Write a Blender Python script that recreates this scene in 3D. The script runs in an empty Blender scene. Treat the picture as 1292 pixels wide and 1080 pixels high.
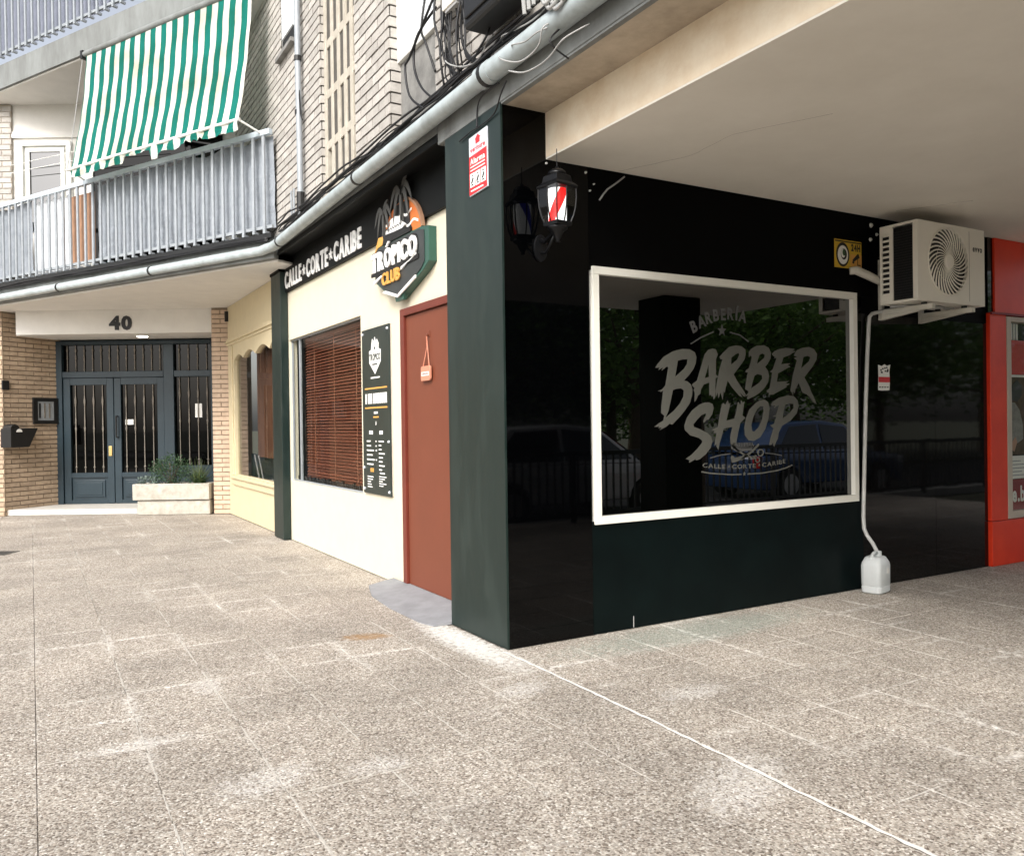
import bpy, bmesh, math, random
from mathutils import Vector, Matrix
from mathutils.geometry import tessellate_polygon
random.seed(7)
sc = bpy.context.scene
col = sc.collection
PI = math.pi
# ------------------------------------------------------------------ camera, sky, sun, exposure
YAW, PITCH, ROLL = 0.5276, -0.0057, -0.0140
CAM = Vector((-2.52, -4.419, 1.4))
fwd = Vector((math.sin(YAW)*math.cos(PITCH), math.cos(YAW)*math.cos(PITCH), math.sin(PITCH)))
rgt = Vector((math.cos(YAW), -math.sin(YAW), 0)); upv = rgt.cross(fwd)
r2 = rgt*math.cos(ROLL) + upv*math.sin(ROLL); u2 = -rgt*math.sin(ROLL) + upv*math.cos(ROLL)
cd = bpy.data.cameras.new('camera'); cam = bpy.data.objects.new('camera', cd); col.objects.link(cam)
cam.matrix_world = Matrix(((r2.x, u2.x, -fwd.x, CAM.x), (r2.y, u2.y, -fwd.y, CAM.y), (r2.z, u2.z, -fwd.z, CAM.z), (0, 0, 0, 1)))
cd.sensor_width = 36; cd.lens = 36*1041.7/1292; cd.clip_start = .05; cd.clip_end = 2000
sc.camera = cam

SUN = Vector((-.60, -.55, .66)).normalized()          # direction towards the veiled sun
w = bpy.data.worlds.new('World'); sc.world = w; w.use_nodes = True
nt = w.node_tree; bg = nt.nodes['Background']
sky = nt.nodes.new('ShaderNodeTexSky'); sky.sky_type = 'NISHITA'; sky.sun_disc = False
sky.sun_elevation = math.asin(SUN.z); sky.sun_rotation = math.atan2(SUN.x, SUN.y)
sky.air_density = .8; sky.dust_density = 4; sky.ozone_density = .6
hs = nt.nodes.new('ShaderNodeHueSaturation'); hs.inputs['Saturation'].default_value = .36
nt.links.new(sky.outputs[0], hs.inputs['Color']); nt.links.new(hs.outputs[0], bg.inputs['Color'])
bg.inputs['Strength'].default_value = .14
sl = bpy.data.lights.new('sun', 'SUN'); sl.energy = 1.5; sl.angle = math.radians(24); sl.color = (1, .97, .92)
so = bpy.data.objects.new('sun', sl); col.objects.link(so)
so.rotation_euler = SUN.to_track_quat('Z', 'Y').to_euler()
sc.view_settings.view_transform = 'Standard'; sc.view_settings.look = 'None'
sc.view_settings.exposure = 1.0; sc.view_settings.gamma = 1; sc.view_settings.use_curve_mapping = False

# ------------------------------------------------------------------ materials
MATS = {}
def mat(name, c, rough=.6, spec=.5, metal=0, c2=None, vs=6, var=.12, bump=0, bs=40, stretch=None, isl=0, ior=None, emit=0, coat=0):
    if name in MATS: return MATS[name]
    m = bpy.data.materials.new(name); m.use_nodes = True; n = m.node_tree.nodes; l = m.node_tree.links
    b = n['Principled BSDF']; b.inputs['Roughness'].default_value = rough; b.inputs['Metallic'].default_value = metal
    b.inputs['Specular IOR Level'].default_value = spec
    if ior: b.inputs['IOR'].default_value = ior
    if coat: b.inputs['Coat Weight'].default_value = coat; b.inputs['Coat Roughness'].default_value = .05
    g = n.new('ShaderNodeNewGeometry'); mp = n.new('ShaderNodeMapping'); l.new(g.outputs['Position'], mp.inputs[0])
    if stretch: mp.inputs['Scale'].default_value = stretch
    t = n.new('ShaderNodeTexNoise'); t.inputs['Scale'].default_value = vs; t.inputs['Detail'].default_value = 6; t.inputs['Roughness'].default_value = .65
    l.new(mp.outputs[0], t.inputs['Vector'])
    r = n.new('ShaderNodeValToRGB'); r.color_ramp.elements[0].position = .32; r.color_ramp.elements[1].position = .68
    a = c2 if c2 else tuple(x*(1-var) for x in c); bcol = c if c2 else tuple(min(1, x*(1+var)) for x in c)
    r.color_ramp.elements[0].color = (*a, 1); r.color_ramp.elements[1].color = (*bcol, 1)
    l.new(t.outputs[0], r.inputs[0]); out = r.outputs[0]
    if isl:
        oi = n.new('ShaderNodeObjectInfo'); ad = n.new('ShaderNodeMath'); ad.operation = 'ADD'
        l.new(g.outputs['Random Per Island'], ad.inputs[0]); l.new(oi.outputs['Random'], ad.inputs[1])
        fr = n.new('ShaderNodeMath'); fr.operation = 'FRACT'; l.new(ad.outputs[0], fr.inputs[0])
        mr = n.new('ShaderNodeMapRange'); mr.inputs[3].default_value = 1-isl; mr.inputs[4].default_value = 1+isl; l.new(fr.outputs[0], mr.inputs[0])
        mx = n.new('ShaderNodeMix'); mx.data_type = 'RGBA'; mx.blend_type = 'MULTIPLY'; mx.inputs[0].default_value = 1
        l.new(out, mx.inputs[6]); l.new(mr.outputs[0], mx.inputs[7]); out = mx.outputs[2]
    l.new(out, b.inputs['Base Color'])
    if bump:
        t2 = n.new('ShaderNodeTexNoise'); t2.inputs['Scale'].default_value = bs; t2.inputs['Detail'].default_value = 5
        l.new(mp.outputs[0], t2.inputs['Vector'])
        bp = n.new('ShaderNodeBump'); bp.inputs['Strength'].default_value = bump; bp.inputs['Distance'].default_value = .01
        l.new(t2.outputs[0], bp.inputs['Height']); l.new(bp.outputs[0], b.inputs['Normal'])
    if emit: b.inputs['Emission Color'].default_value = (*c, 1); b.inputs['Emission Strength'].default_value = emit
    MATS[name] = m; return m

def glass(name, tint=(1, 1, 1), ior=1.5, rough=.0, boost=1.0):
    m = bpy.data.materials.new(name); m.use_nodes = True; n = m.node_tree.nodes; l = m.node_tree.links
    n.remove(n['Principled BSDF'])
    t = n.new('ShaderNodeBsdfTransparent'); t.inputs[0].default_value = (*tint, 1)
    g = n.new('ShaderNodeBsdfGlossy'); g.inputs['Roughness'].default_value = rough
    f = n.new('ShaderNodeFresnel'); f.inputs['IOR'].default_value = ior
    mx = n.new('ShaderNodeMixShader'); gg = n.new('ShaderNodeNewGeometry'); iv = n.new('ShaderNodeMath'); iv.operation = 'SUBTRACT'; iv.inputs[0].default_value = 1; l.new(gg.outputs['Backfacing'], iv.inputs[1])
    ml = n.new('ShaderNodeMath'); ml.operation = 'MULTIPLY'; l.new(f.outputs[0], ml.inputs[0]); l.new(iv.outputs[0], ml.inputs[1]); l.new(ml.outputs[0], mx.inputs[0]); l.new(t.outputs[0], mx.inputs[1]); l.new(g.outputs[0], mx.inputs[2])
    l.new(mx.outputs[0], n['Material Output'].inputs[0]); MATS[name] = m; return m

def leafy(name, k=.45):
    m = MATS[name]; n = m.node_tree.nodes; l = m.node_tree.links; b = n['Principled BSDF']
    t = n.new('ShaderNodeBsdfTranslucent'); l.new(b.inputs['Base Color'].links[0].from_socket, t.inputs[0])
    x = n.new('ShaderNodeMixShader'); x.inputs[0].default_value = k; l.new(b.outputs[0], x.inputs[1]); l.new(t.outputs[0], x.inputs[2]); l.new(x.outputs[0], n['Material Output'].inputs[0])

def pebble_mat():
    m = bpy.data.materials.new('washed_aggregate'); m.use_nodes = True; n = m.node_tree.nodes; l = m.node_tree.links
    b = n['Principled BSDF']; b.inputs['Roughness'].default_value = .75; b.inputs['Specular IOR Level'].default_value = .3
    g = n.new('ShaderNodeNewGeometry'); pos = g.outputs['Position']
    def N(t, **k):
        x = n.new(t)
        for a, v in k.items(): setattr(x, a, v)
        return x
    def math_(op, a, bb=None, c=None):
        x = N('ShaderNodeMath', operation=op)
        for i, v in enumerate((a, bb, c)):
            if v is None: continue
            if isinstance(v, (int, float)): x.inputs[i].default_value = v
            else: l.new(v, x.inputs[i])
        return x.outputs[0]
    # distort a little so that pebbles are irregular
    v = N('ShaderNodeTexVoronoi'); v.inputs['Scale'].default_value = 112; v.inputs['Randomness'].default_value = 1; l.new(pos, v.inputs['Vector'])
    v2 = N('ShaderNodeTexVoronoi'); v2.inputs['Scale'].default_value = 140; l.new(pos, v2.inputs['Vector'])
    sep = N('ShaderNodeSeparateColor'); l.new(v.outputs['Color'], sep.inputs[0])
    r = N('ShaderNodeValToRGB'); cr = r.color_ramp; cr.interpolation = 'CONSTANT'
    cols = [(0, (.14, .112, .09)), (.10, (.215, .178, .146)), (.23, (.325, .283, .238)), (.42, (.405, .364, .313)), (.60, (.468, .428, .373)), (.76, (.275, .237, .198)), (.87, (.585, .55, .50)), (.96, (.185, .155, .128))]
    cr.elements[0].position = 0; cr.elements[0].color = (*cols[0][1], 1); cr.elements[1].position = cols[1][0]; cr.elements[1].color = (*cols[1][1], 1)
    for p, c in cols[2:]:
        e = cr.elements.new(p); e.color = (*c, 1)
    l.new(sep.outputs[0], r.inputs[0])
    # cement between the pebbles
    mort = N('ShaderNodeMapRange'); mort.inputs[1].default_value = .55; mort.inputs[2].default_value = .8; l.new(v.outputs['Distance'], mort.inputs[0])
    mx = N('ShaderNodeMix', data_type='RGBA'); l.new(mort.outputs[0], mx.inputs[0]); l.new(r.outputs[0], mx.inputs[6]); mx.inputs[7].default_value = (.375, .337, .29, 1)
    # small grit
    sep2 = N('ShaderNodeSeparateColor'); l.new(v2.outputs['Color'], sep2.inputs[0])
    gm = N('ShaderNodeMapRange'); gm.inputs[3].default_value = .72; gm.inputs[4].default_value = 1.28; l.new(sep2.outputs[1], gm.inputs[0])
    mx2 = N('ShaderNodeMix', data_type='RGBA', blend_type='MULTIPLY'); mx2.inputs[0].default_value = 1; l.new(mx.outputs[2], mx2.inputs[6]); l.new(gm.outputs[0], mx2.inputs[7])
    # large scale wear
    t = N('ShaderNodeTexNoise'); t.inputs['Scale'].default_value = 1.3; t.inputs['Detail'].default_value = 5; l.new(pos, t.inputs['Vector'])
    tm = N('ShaderNodeMapRange'); tm.inputs[1].default_value = .3; tm.inputs[2].default_value = .7; tm.inputs[3].default_value = .82; tm.inputs[4].default_value = 1.16; l.new(t.outputs[0], tm.inputs[0])
    oi = N('ShaderNodeObjectInfo'); om = N('ShaderNodeMapRange'); om.inputs[3].default_value = .95; om.inputs[4].default_value = 1.05; l.new(oi.outputs['Random'], om.inputs[0])
    mul = math_('MULTIPLY', tm.outputs[0], om.outputs[0])
    mx3 = N('ShaderNodeMix', data_type='RGBA', blend_type='MULTIPLY'); mx3.inputs[0].default_value = 1; l.new(mx2.outputs[2], mx3.inputs[6]); l.new(mul, mx3.inputs[7])
    # whitish lime bloom in patches along the joints
    sx = N('ShaderNodeSeparateXYZ'); l.new(pos, sx.inputs[0])
    def near(o, off, k):
        a = math_('FRACT', math_('DIVIDE', math_('SUBTRACT', o, off), .415)); a = math_('ABSOLUTE', math_('SUBTRACT', a, .5))
        a = math_('SUBTRACT', .5, a)               # 0 at the joint
        return math_('SUBTRACT', 1.0, math_('MINIMUM', math_('MULTIPLY', a, k), 1.0))
    nz = N('ShaderNodeTexNoise'); nz.inputs['Scale'].default_value = 1.1; nz.inputs['Detail'].default_value = 4; l.new(pos, nz.inputs['Vector'])
    nzr = N('ShaderNodeMapRange'); nzr.inputs[1].default_value = .50; nzr.inputs[2].default_value = .66; l.new(nz.outputs[0], nzr.inputs[0])
    nf = N('ShaderNodeTexNoise'); nf.inputs['Scale'].default_value = 28; nf.inputs['Detail'].default_value = 4; l.new(pos, nf.inputs['Vector'])
    nfr = N('ShaderNodeMapRange'); nfr.inputs[1].default_value = .42; nfr.inputs[2].default_value = .62; l.new(nf.outputs[0], nfr.inputs[0])
    jm = math_('MAXIMUM', near(sx.outputs[0], -.03, 9), near(sx.outputs[1], -.45, 9))
    jl = math_('MAXIMUM', near(sx.outputs[0], -.03, 46), near(sx.outputs[1], -.45, 60))
    bloom = math_('MULTIPLY', math_('MULTIPLY', jm, nzr.outputs[0]), nfr.outputs[0])
    nz2 = N('ShaderNodeTexNoise'); nz2.inputs['Scale'].default_value = 1.5; nz2.inputs['Detail'].default_value = 3; l.new(pos, nz2.inputs['Vector'])
    nz2r = N('ShaderNodeMapRange'); nz2r.inputs[1].default_value = .51; nz2r.inputs[2].default_value = .66; l.new(nz2.outputs[0], nz2r.inputs[0])
    line = math_('MULTIPLY', math_('MULTIPLY', jl, nz2r.outputs[0]), .5)
    wmask = math_('MINIMUM', math_('ADD', math_('MULTIPLY', bloom, .8), line), .85)
    mx4 = N('ShaderNodeMix', data_type='RGBA'); l.new(wmask, mx4.inputs[0]); l.new(mx3.outputs[2], mx4.inputs[6]); mx4.inputs[7].default_value = (.82, .79, .74, 1)
    # rusty brown stain in front of the door
    def blob(cx_, cy_, ax, ay, ang):
        ca, sa = math.cos(ang), math.sin(ang)
        dx = math_('SUBTRACT', sx.outputs[0], cx_); dy = math_('SUBTRACT', sx.outputs[1], cy_)
        u = math_('DIVIDE', math_('ADD', math_('MULTIPLY', dx, ca), math_('MULTIPLY', dy, sa)), ax)
        q = math_('DIVIDE', math_('SUBTRACT', math_('MULTIPLY', dy, ca), math_('MULTIPLY', dx, sa)), ay)
        d = math_('ADD', math_('MULTIPLY', u, u), math_('MULTIPLY', q, q))
        d = math_('ADD', d, math_('MULTIPLY', math_('SUBTRACT', nf.outputs[0], .5), 3.2))
        x = N('ShaderNodeMapRange'); x.inputs[1].default_value = 1.25; x.inputs[2].default_value = .15; l.new(d, x.inputs[0]); return x.outputs[0]
    st = math_('MULTIPLY', blob(-.62, .80, .17, .09, -.4), .75)
    mx5 = N('ShaderNodeMix', data_type='RGBA'); l.new(st, mx5.inputs[0]); l.new(mx4.outputs[2], mx5.inputs[6]); mx5.inputs[7].default_value = (.30, .17, .065, 1)
    lime = None
    for q in ((-1.74, -1.10, .20, .13, .2), (-2.14, -.42, .26, .07, 0), (-.30, -.69, .17, .10, .3), (-.16, -2.10, .34, .16, .5), (-1.72, .27, .08, .16, 0), (.42, -1.20, .22, .10, 0), (-1.30, -1.2, .14, .08, 0)):
        bq = blob(*q); lime = bq if lime is None else math_('MAXIMUM', lime, bq)
    pm = N('ShaderNodeMapRange'); pm.inputs[1].default_value = .35; pm.inputs[2].default_value = .75; l.new(sep.outputs[2], pm.inputs[0])
    lm = math_('MULTIPLY', math_('MULTIPLY', lime, .56), math_('ADD', math_('MULTIPLY', pm.outputs[0], .75), .12))
    mxl = N('ShaderNodeMix', data_type='RGBA'); l.new(lm, mxl.inputs[0]); l.new(mx5.outputs[2], mxl.inputs[6]); mxl.inputs[7].default_value = (.78, .76, .73, 1); mx5 = mxl
    # greenish grime along the dark wall on the right, dust at its foot on the left
    gr = math_('MULTIPLY', blob(1.3, -.28, 1.1, .25, 0), .45)
    mx6 = N('ShaderNodeMix', data_type='RGBA'); l.new(gr, mx6.inputs[0]); l.new(mx5.outputs[2], mx6.inputs[6]); mx6.inputs[7].default_value = (.27, .33, .29, 1)
    du = math_('MULTIPLY', blob(-.13, .32, .14, .75, 0), .75)
    mx7 = N('ShaderNodeMix', data_type='RGBA'); l.new(du, mx7.inputs[0]); l.new(mx6.outputs[2], mx7.inputs[6]); mx7.inputs[7].default_value = (.78, .76, .72, 1)
    l.new(mx7.outputs[2], b.inputs['Base Color'])
    bp = N('ShaderNodeBump'); bp.inputs['Strength'].default_value = .55; bp.inputs['Distance'].default_value = .004
    inv = math_('SUBTRACT', 1.0, v.outputs['Distance']); l.new(inv, bp.inputs['Height']); l.new(bp.outputs[0], b.inputs['Normal'])
    MATS['pebble'] = m; return m

def awning_mat():
    m = bpy.data.materials.new('striped_canvas'); m.use_nodes = True; n = m.node_tree.nodes; l = m.node_tree.links
    b = n['Principled BSDF']; b.inputs['Roughness'].default_value = .8; b.inputs['Specular IOR Level'].default_value = .2
    tc = n.new('ShaderNodeTexCoord'); sx = n.new('ShaderNodeSeparateXYZ'); l.new(tc.outputs['Object'], sx.inputs[0])
    a = n.new('ShaderNodeMath'); a.operation = 'DIVIDE'; a.inputs[1].default_value = .2165; l.new(sx.outputs[0], a.inputs[0])
    nz = n.new('ShaderNodeTexNoise'); nz.inputs['Scale'].default_value = 9; nz.inputs['Detail'].default_value = 6; l.new(tc.outputs['Object'], nz.inputs['Vector'])
    ad = n.new('ShaderNodeMath'); ad.operation = 'MULTIPLY_ADD'; ad.inputs[1].default_value = .06; l.new(nz.outputs[0], ad.inputs[0]); l.new(a.outputs[0], ad.inputs[2])
    f = n.new('ShaderNodeMath'); f.operation = 'FRACT'; l.new(ad.outputs[0], f.inputs[0])
    r = n.new('ShaderNodeValToRGB'); r.color_ramp.interpolation = 'CONSTANT'
    r.color_ramp.elements[0].color = (.008, .19, .152, 1); r.color_ramp.elements[1].position = .5; r.color_ramp.elements[1].color = (.80, .79, .74, 1)
    l.new(f.outputs[0], r.inputs[0])
    d = n.new('ShaderNodeValToRGB'); d.color_ramp.elements[0].position = .3; d.color_ramp.elements[0].color = (.62, .60, .50, 1); d.color_ramp.elements[1].position = .6; d.color_ramp.elements[1].color = (1, 1, 1, 1)
    n2 = n.new('ShaderNodeTexNoise'); n2.inputs['Scale'].default_value = 2.2; n2.inputs['Detail'].default_value = 8; l.new(tc.outputs['Object'], n2.inputs['Vector']); l.new(n2.outputs[0], d.inputs[0])
    mx = n.new('ShaderNodeMix'); mx.data_type = 'RGBA'; mx.blend_type = 'MULTIPLY'; mx.inputs[0].default_value = 1
    l.new(r.outputs[0], mx.inputs[6]); l.new(d.outputs[0], mx.inputs[7]); l.new(mx.outputs[2], b.inputs['Base Color'])
    tr = n.new('ShaderNodeBsdfTranslucent'); l.new(mx.outputs[2], tr.inputs[0])
    ms = n.new('ShaderNodeMixShader'); ms.inputs[0].default_value = .3; l.new(b.outputs[0], ms.inputs[1]); l.new(tr.outputs[0], ms.inputs[2]); l.new(ms.outputs[0], n['Material Output'].inputs[0])
    MATS['awning'] = m; return m

def pole_mat():
    m = bpy.data.materials.new('barber_stripes'); m.use_nodes = True; n = m.node_tree.nodes; l = m.node_tree.links
    b = n['Principled BSDF']; tc = n.new('ShaderNodeTexCoord'); sx = n.new('ShaderNodeSeparateXYZ'); l.new(tc.outputs['Object'], sx.inputs[0])
    at = n.new('ShaderNodeMath'); at.operation = 'ARCTAN2'; l.new(sx.outputs[1], at.inputs[0]); l.new(sx.outputs[0], at.inputs[1])
    k = n.new('ShaderNodeMath'); k.operation = 'DIVIDE'; k.inputs[1].default_value = 2*PI; l.new(at.outputs[0], k.inputs[0])
    z = n.new('ShaderNodeMath'); z.operation = 'MULTIPLY_ADD'; z.inputs[1].default_value = -1.4; l.new(sx.outputs[2], z.inputs[0]); l.new(k.outputs[0], z.inputs[2])
    o = n.new('ShaderNodeMath'); o.operation = 'ADD'; o.inputs[1].default_value = POLE_PHASE; l.new(z.outputs[0], o.inputs[0])
    f = n.new('ShaderNodeMath'); f.operation = 'FRACT'; l.new(o.outputs[0], f.inputs[0])
    r = n.new('ShaderNodeValToRGB'); cr = r.color_ramp; cr.interpolation = 'CONSTANT'
    cr.elements[0].color = (.9, .9, .9, 1); cr.elements[1].position = .28; cr.elements[1].color = (.8, .01, .01, 1)
    e = cr.elements.new(.46); e.color = (.9, .9, .9, 1); e = cr.elements.new(.80); e.color = (.02, .02, .35, 1); e = cr.elements.new(.96); e.color = (.9, .9, .9, 1)
    l.new(f.outputs[0], r.inputs[0]); l.new(r.outputs[0], b.inputs['Base Color']); l.new(r.outputs[0], b.inputs['Emission Color']); b.inputs['Emission Strength'].default_value = .62
    MATS['barber'] = m; return m
POLE_PHASE = .71

def panel_mat(name, c, streak, rough=.42):
    # painted sheet with pale vertical run marks
    m = bpy.data.materials.new(name); m.use_nodes = True; n = m.node_tree.nodes; l = m.node_tree.links
    b = n['Principled BSDF']; b.inputs['Roughness'].default_value = rough
    g = n.new('ShaderNodeNewGeometry'); mp = n.new('ShaderNodeMapping'); mp.inputs['Scale'].default_value = (4, 4, 1.3); l.new(g.outputs['Position'], mp.inputs[0])
    t = n.new('ShaderNodeTexNoise'); t.inputs['Scale'].default_value = 1.6; t.inputs['Detail'].default_value = 7; t.inputs['Roughness'].default_value = .6; l.new(mp.outputs[0], t.inputs['Vector'])
    r = n.new('ShaderNodeValToRGB'); r.color_ramp.elements[0].position = .48; r.color_ramp.elements[0].color = (*c, 1); r.color_ramp.elements[1].position = .82; r.color_ramp.elements[1].color = (*streak, 1)
    l.new(t.outputs[0], r.inputs[0]); l.new(r.outputs[0], b.inputs['Base Color'])
    r3 = n.new('ShaderNodeMapRange'); r3.inputs[3].default_value = rough-.1; r3.inputs[4].default_value = rough+.2; l.new(t.outputs[0], r3.inputs[0]); l.new(r3.outputs[0], b.inputs['Roughness'])
    MATS[name] = m; return m

M = mat
pebble_mat(); awning_mat(); pole_mat()
panel_mat('green_panel', (.004, .0145, .012), (.021, .034, .029), .40)
M('dark_panel', (.0020, .0058, .0058), .42, spec=.12, c2=(.0010, .0032, .0034), vs=3)
M('white_wall', (.67, .62, .485), .7, var=.03, bump=.05, bs=60)
M('cream_paint', (.62, .53, .345), .6, var=.04, bump=.06, bs=50)
M('white_plaster', (.74, .72, .68), .85, var=.05, vs=3, bump=.08)
M('soffit_paint', (.83, .785, .70), .85, c2=(.74, .695, .61), vs=1.1, bump=.12, bs=14)
M('beam_paint', (.86, .76, .60), .85, c2=(.74, .60, .43), vs=5, bump=.25, bs=45)
M('seam_mortar', (.80, .78, .74), .9, c2=(.60, .57, .53), vs=25, bump=.2)
M('crack_grey', (.30, .27, .23), .95, var=.2)
M('lime_mortar', (.58, .55, .50), .9, c2=(.42, .39, .345), vs=40)
M('old_soffit', (.55, .47, .37), .9, c2=(.36, .30, .23), vs=4, bump=.25, bs=30)
M('concrete', (.27, .265, .25), .9, c2=(.15, .148, .14), vs=5, bump=.35, bs=50)
M('slab_concrete', (.24, .255, .25), .9, c2=(.15, .155, .15), vs=3.5, bump=.3, bs=40, stretch=(1, 1, .35))
M('brick_cream', (.49, .465, .43), .85, c2=(.385, .362, .332), vs=14, bump=.3, bs=70, isl=.13)
M('brick_tan', (.50, .385, .275), .85, c2=(.39, .29, .20), vs=12, bump=.3, bs=70, isl=.12)
M('mortar_dark', (.055, .05, .044), .95, var=.2, bump=.3)
M('mortar_tan', (.25, .195, .14), .95, var=.2, bump=.3)
M('brick_pink', (.58, .44, .33), .85, c2=(.47, .35, .255), vs=12, bump=.3, bs=70, isl=.10)
M('mortar_light', (.42, .37, .31), .95, c2=(.34, .30, .25), vs=20, bump=.3)
M('black_gloss', (.0006, .0007, .0009), .03, spec=.19, var=.2, bump=.035, bs=1.6)
M('black_gloss_worn', (.0016, .0014, .0014), .035, spec=.30, c2=(.0032, .0028, .0024), vs=3, bump=.07, bs=2.2)
M('black_matte', (.0012, .0012, .0013), .6, spec=.06, var=.2)
M('black_fascia', (.0045, .0055, .0055), .55, spec=.15, var=.2, vs=3)
M('terracotta', (.17, .045, .021), .55, var=.05, vs=3)
M('terracotta_dark', (.15, .028, .016), .45, var=.1)
M('tag_pink', (.60, .25, .16), .6, var=.05)
M('slat_wood', (.15, .044, .021), .45, var=.2, vs=20, isl=.15)
M('cord', (.30, .13, .07), .8)
M('white_metal', (.74, .74, .70), .4, var=.03)
M('window_frame_white', (.78, .77, .70), .45, var=.03)
M('pane_dark', (.0006, .0008, .0006), .012, spec=1.0, var=.1, ior=1.74)
M('decal_grey', (.088, .087, .075), .5, var=.06, vs=30)
M('decal_dim', (.07, .07, .068), .5, var=.1)
M('pvc_pipe', (.46, .52, .535), .4, c2=(.32, .36, .365), vs=7, bump=.05)
M('galv_bar', (.35, .378, .402), .45, metal=.1, c2=(.29, .315, .338), vs=12)
M('rail_blue', (.50, .57, .62), .45, var=.08)
M('tarp', (.30, .325, .36), .55, c2=(.22, .245, .275), vs=7, bump=1.0, bs=11)
M('tarp_purple', (.20, .215, .27), .7, c2=(.14, .155, .20), vs=3, bump=.4, bs=9)
M('tarp_white', (.68, .70, .72), .6, var=.08)
M('board_brown', (.36, .20, .12), .6, c2=(.27, .15, .09), vs=8)
M('pane_black', (.0008, .0008, .0008), .03, spec=.2, var=.1)
M('door_blue', (.017, .033, .044), .4, c2=(.012, .025, .034), vs=4, spec=.4)
M('bar_iron', (.26, .235, .20), .45, metal=.3, var=.25, vs=30)
M('brass', (.55, .40, .16), .35, metal=.7)
M('stone', (.50, .475, .42), .9, c2=(.34, .315, .265), vs=9, bump=.3, bs=60)
M('step_stone', (.50, .48, .44), .8, var=.1)
M('soil', (.05, .038, .028), .95, bump=.6, bs=40)
M('leaf_bush', (.050, .105, .045), .5, c2=(.028, .062, .026), vs=20, isl=.35)
M('leaf_blade', (.10, .13, .045), .5, c2=(.055, .085, .03), vs=20, isl=.35)
M('leaf_grey', (.12, .16, .14), .6, isl=.3)
M('leaf_tree', (.13, .23, .045), .5, c2=(.065, .125, .026), vs=2, isl=.4)
leafy('leaf_tree'); leafy('leaf_bush', .25)
M('bark', (.12, .085, .055), .9, c2=(.07, .05, .034), vs=12, bump=.7, bs=25)
M('cable_black', (.005, .005, .006), .5)
M('cable_grey', (.35, .35, .34), .5)
M('ac_white', (.84, .80, .71), .4, var=.02)
M('ac_bracket', (.60, .575, .50), .45, var=.06)
M('ac_dark', (.008, .008, .008), .5)
M('fan_dark', (.075, .07, .062), .6)
M('coil', (.006, .006, .007), .5)
M('text_dark', (.006, .006, .007), .5)
M('white_print', (.84, .84, .80), .5, var=.01)
M('letter_white', (.86, .86, .84), .4, var=.01)
M('letter_side', (.006, .006, .006), .5)
M('orange', (.68, .20, .035), .5, c2=(.55, .13, .03), vs=10)
M('gold', (.70, .36, .08), .5, var=.05)
M('palm_grey', (.075, .075, .07), .6, var=.1, vs=20)
M('sign_dark', (.035, .04, .04), .5, var=.15)
M('sign_green', (.022, .085, .062), .35, var=.06)
M('board_green', (.014, .026, .023), .35, spec=.5, var=.2)
M('plate_silver', (.60, .63, .68), .35, var=.08, vs=14)
M('plate_red', (.60, .02, .025), .4, var=.03)
M('red_paint', (.85, .055, .014), .38, c2=(.72, .034, .010), vs=2.5)
M('alu_beige', (.55, .48, .40), .4, var=.05)
M('red_print', (.60, .03, .015), .5, c2=(.50, .02, .012), vs=30)
M('red_dark', (.24, .012, .014), .5)
M('grey_cloth', (.30, .30, .285), .9, c2=(.20, .20, .19), vs=18, bump=.5)
M('yellow_print', (.62, .40, .03), .45, var=.05)
M('plastic_milky', (.80, .83, .83), .35, var=.04)
leafy('plastic_milky', .35)
M('hose_grey', (.52, .52, .50), .45)
M('mat_grey', (.29, .295, .31), .8, c2=(.21, .215, .225), vs=6, bump=.15)
M('curtain_brown', (.17, .085, .05), .9, c2=(.10, .048, .03), vs=5, stretch=(6, 6, .4))
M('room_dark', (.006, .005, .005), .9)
M('shutter_white', (.72, .75, .77), .5, var=.03)
M('screen_block', (.50, .465, .395), .9, c2=(.39, .355, .295), vs=10, bump=.3)
M('slot_grey', (.11, .10, .088), .95, c2=(.065, .06, .052), vs=9, bump=.4)  # shade of the open screen slots put into the colour; drain frame shares it
M('asphalt', (.05, .05, .052), .9, var=.2, vs=30, bump=.4)
M('kerb', (.36, .35, .33), .9, var=.1, bump=.3)
M('earth', (.075, .08, .05), .95, var=.2)
M('rail_black', (.016, .017, .018), .45)
M('car_white', (.72, .73, .74), .25, coat=.6, var=.01)
M('car_blue', (.02, .055, .15), .25, coat=.6, var=.02)
M('car_silver', (.42, .43, .44), .3, metal=.4, coat=.5, var=.02)
M('car_glass', (.012, .014, .016), .05)
M('tyre', (.015, .015, .015), .8)
M('rim', (.45, .45, .46), .35, metal=.8)
M('lens_red', (.45, .01, .01), .2)
M('lens_clear', (.7, .72, .74), .15)
M('lamp_glow', (1, .95, .85), .5, emit=5)
M('lantern_black', (.004, .0042, .005), .35, spec=.3)
M('skin', (.45, .26, .18), .6)
glass('glass_clear', (.96, .97, .96), 1.32); glass('glass_lantern', (.93, .94, .93)); glass('glass_shop', (.88, .86, .83), 1.5)

# ------------------------------------------------------------------ geometry helpers
I4 = Matrix.Identity(4)
def frame(ox, oy, ang, oz=0): return Matrix.Translation((ox, oy, oz)) @ Matrix.Rotation(ang, 4, 'Z')
RF = I4                                             # right facade: x right, y into the wall, z up
LF = frame(0, 0, -PI/2)                             # left facade: x to the right in view (= -Y), y into the wall (= +X)
PF = frame(CAM.x, CAM.y, -YAW)                      # entrance: x sideways, y distance, z up
BANG = math.atan2(-math.cos(math.radians(28.5)), math.sin(math.radians(28.5)))
BF = frame(0, 5.29, BANG)                           # balcony front: x right in view (0 at the facade), y inwards

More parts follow.
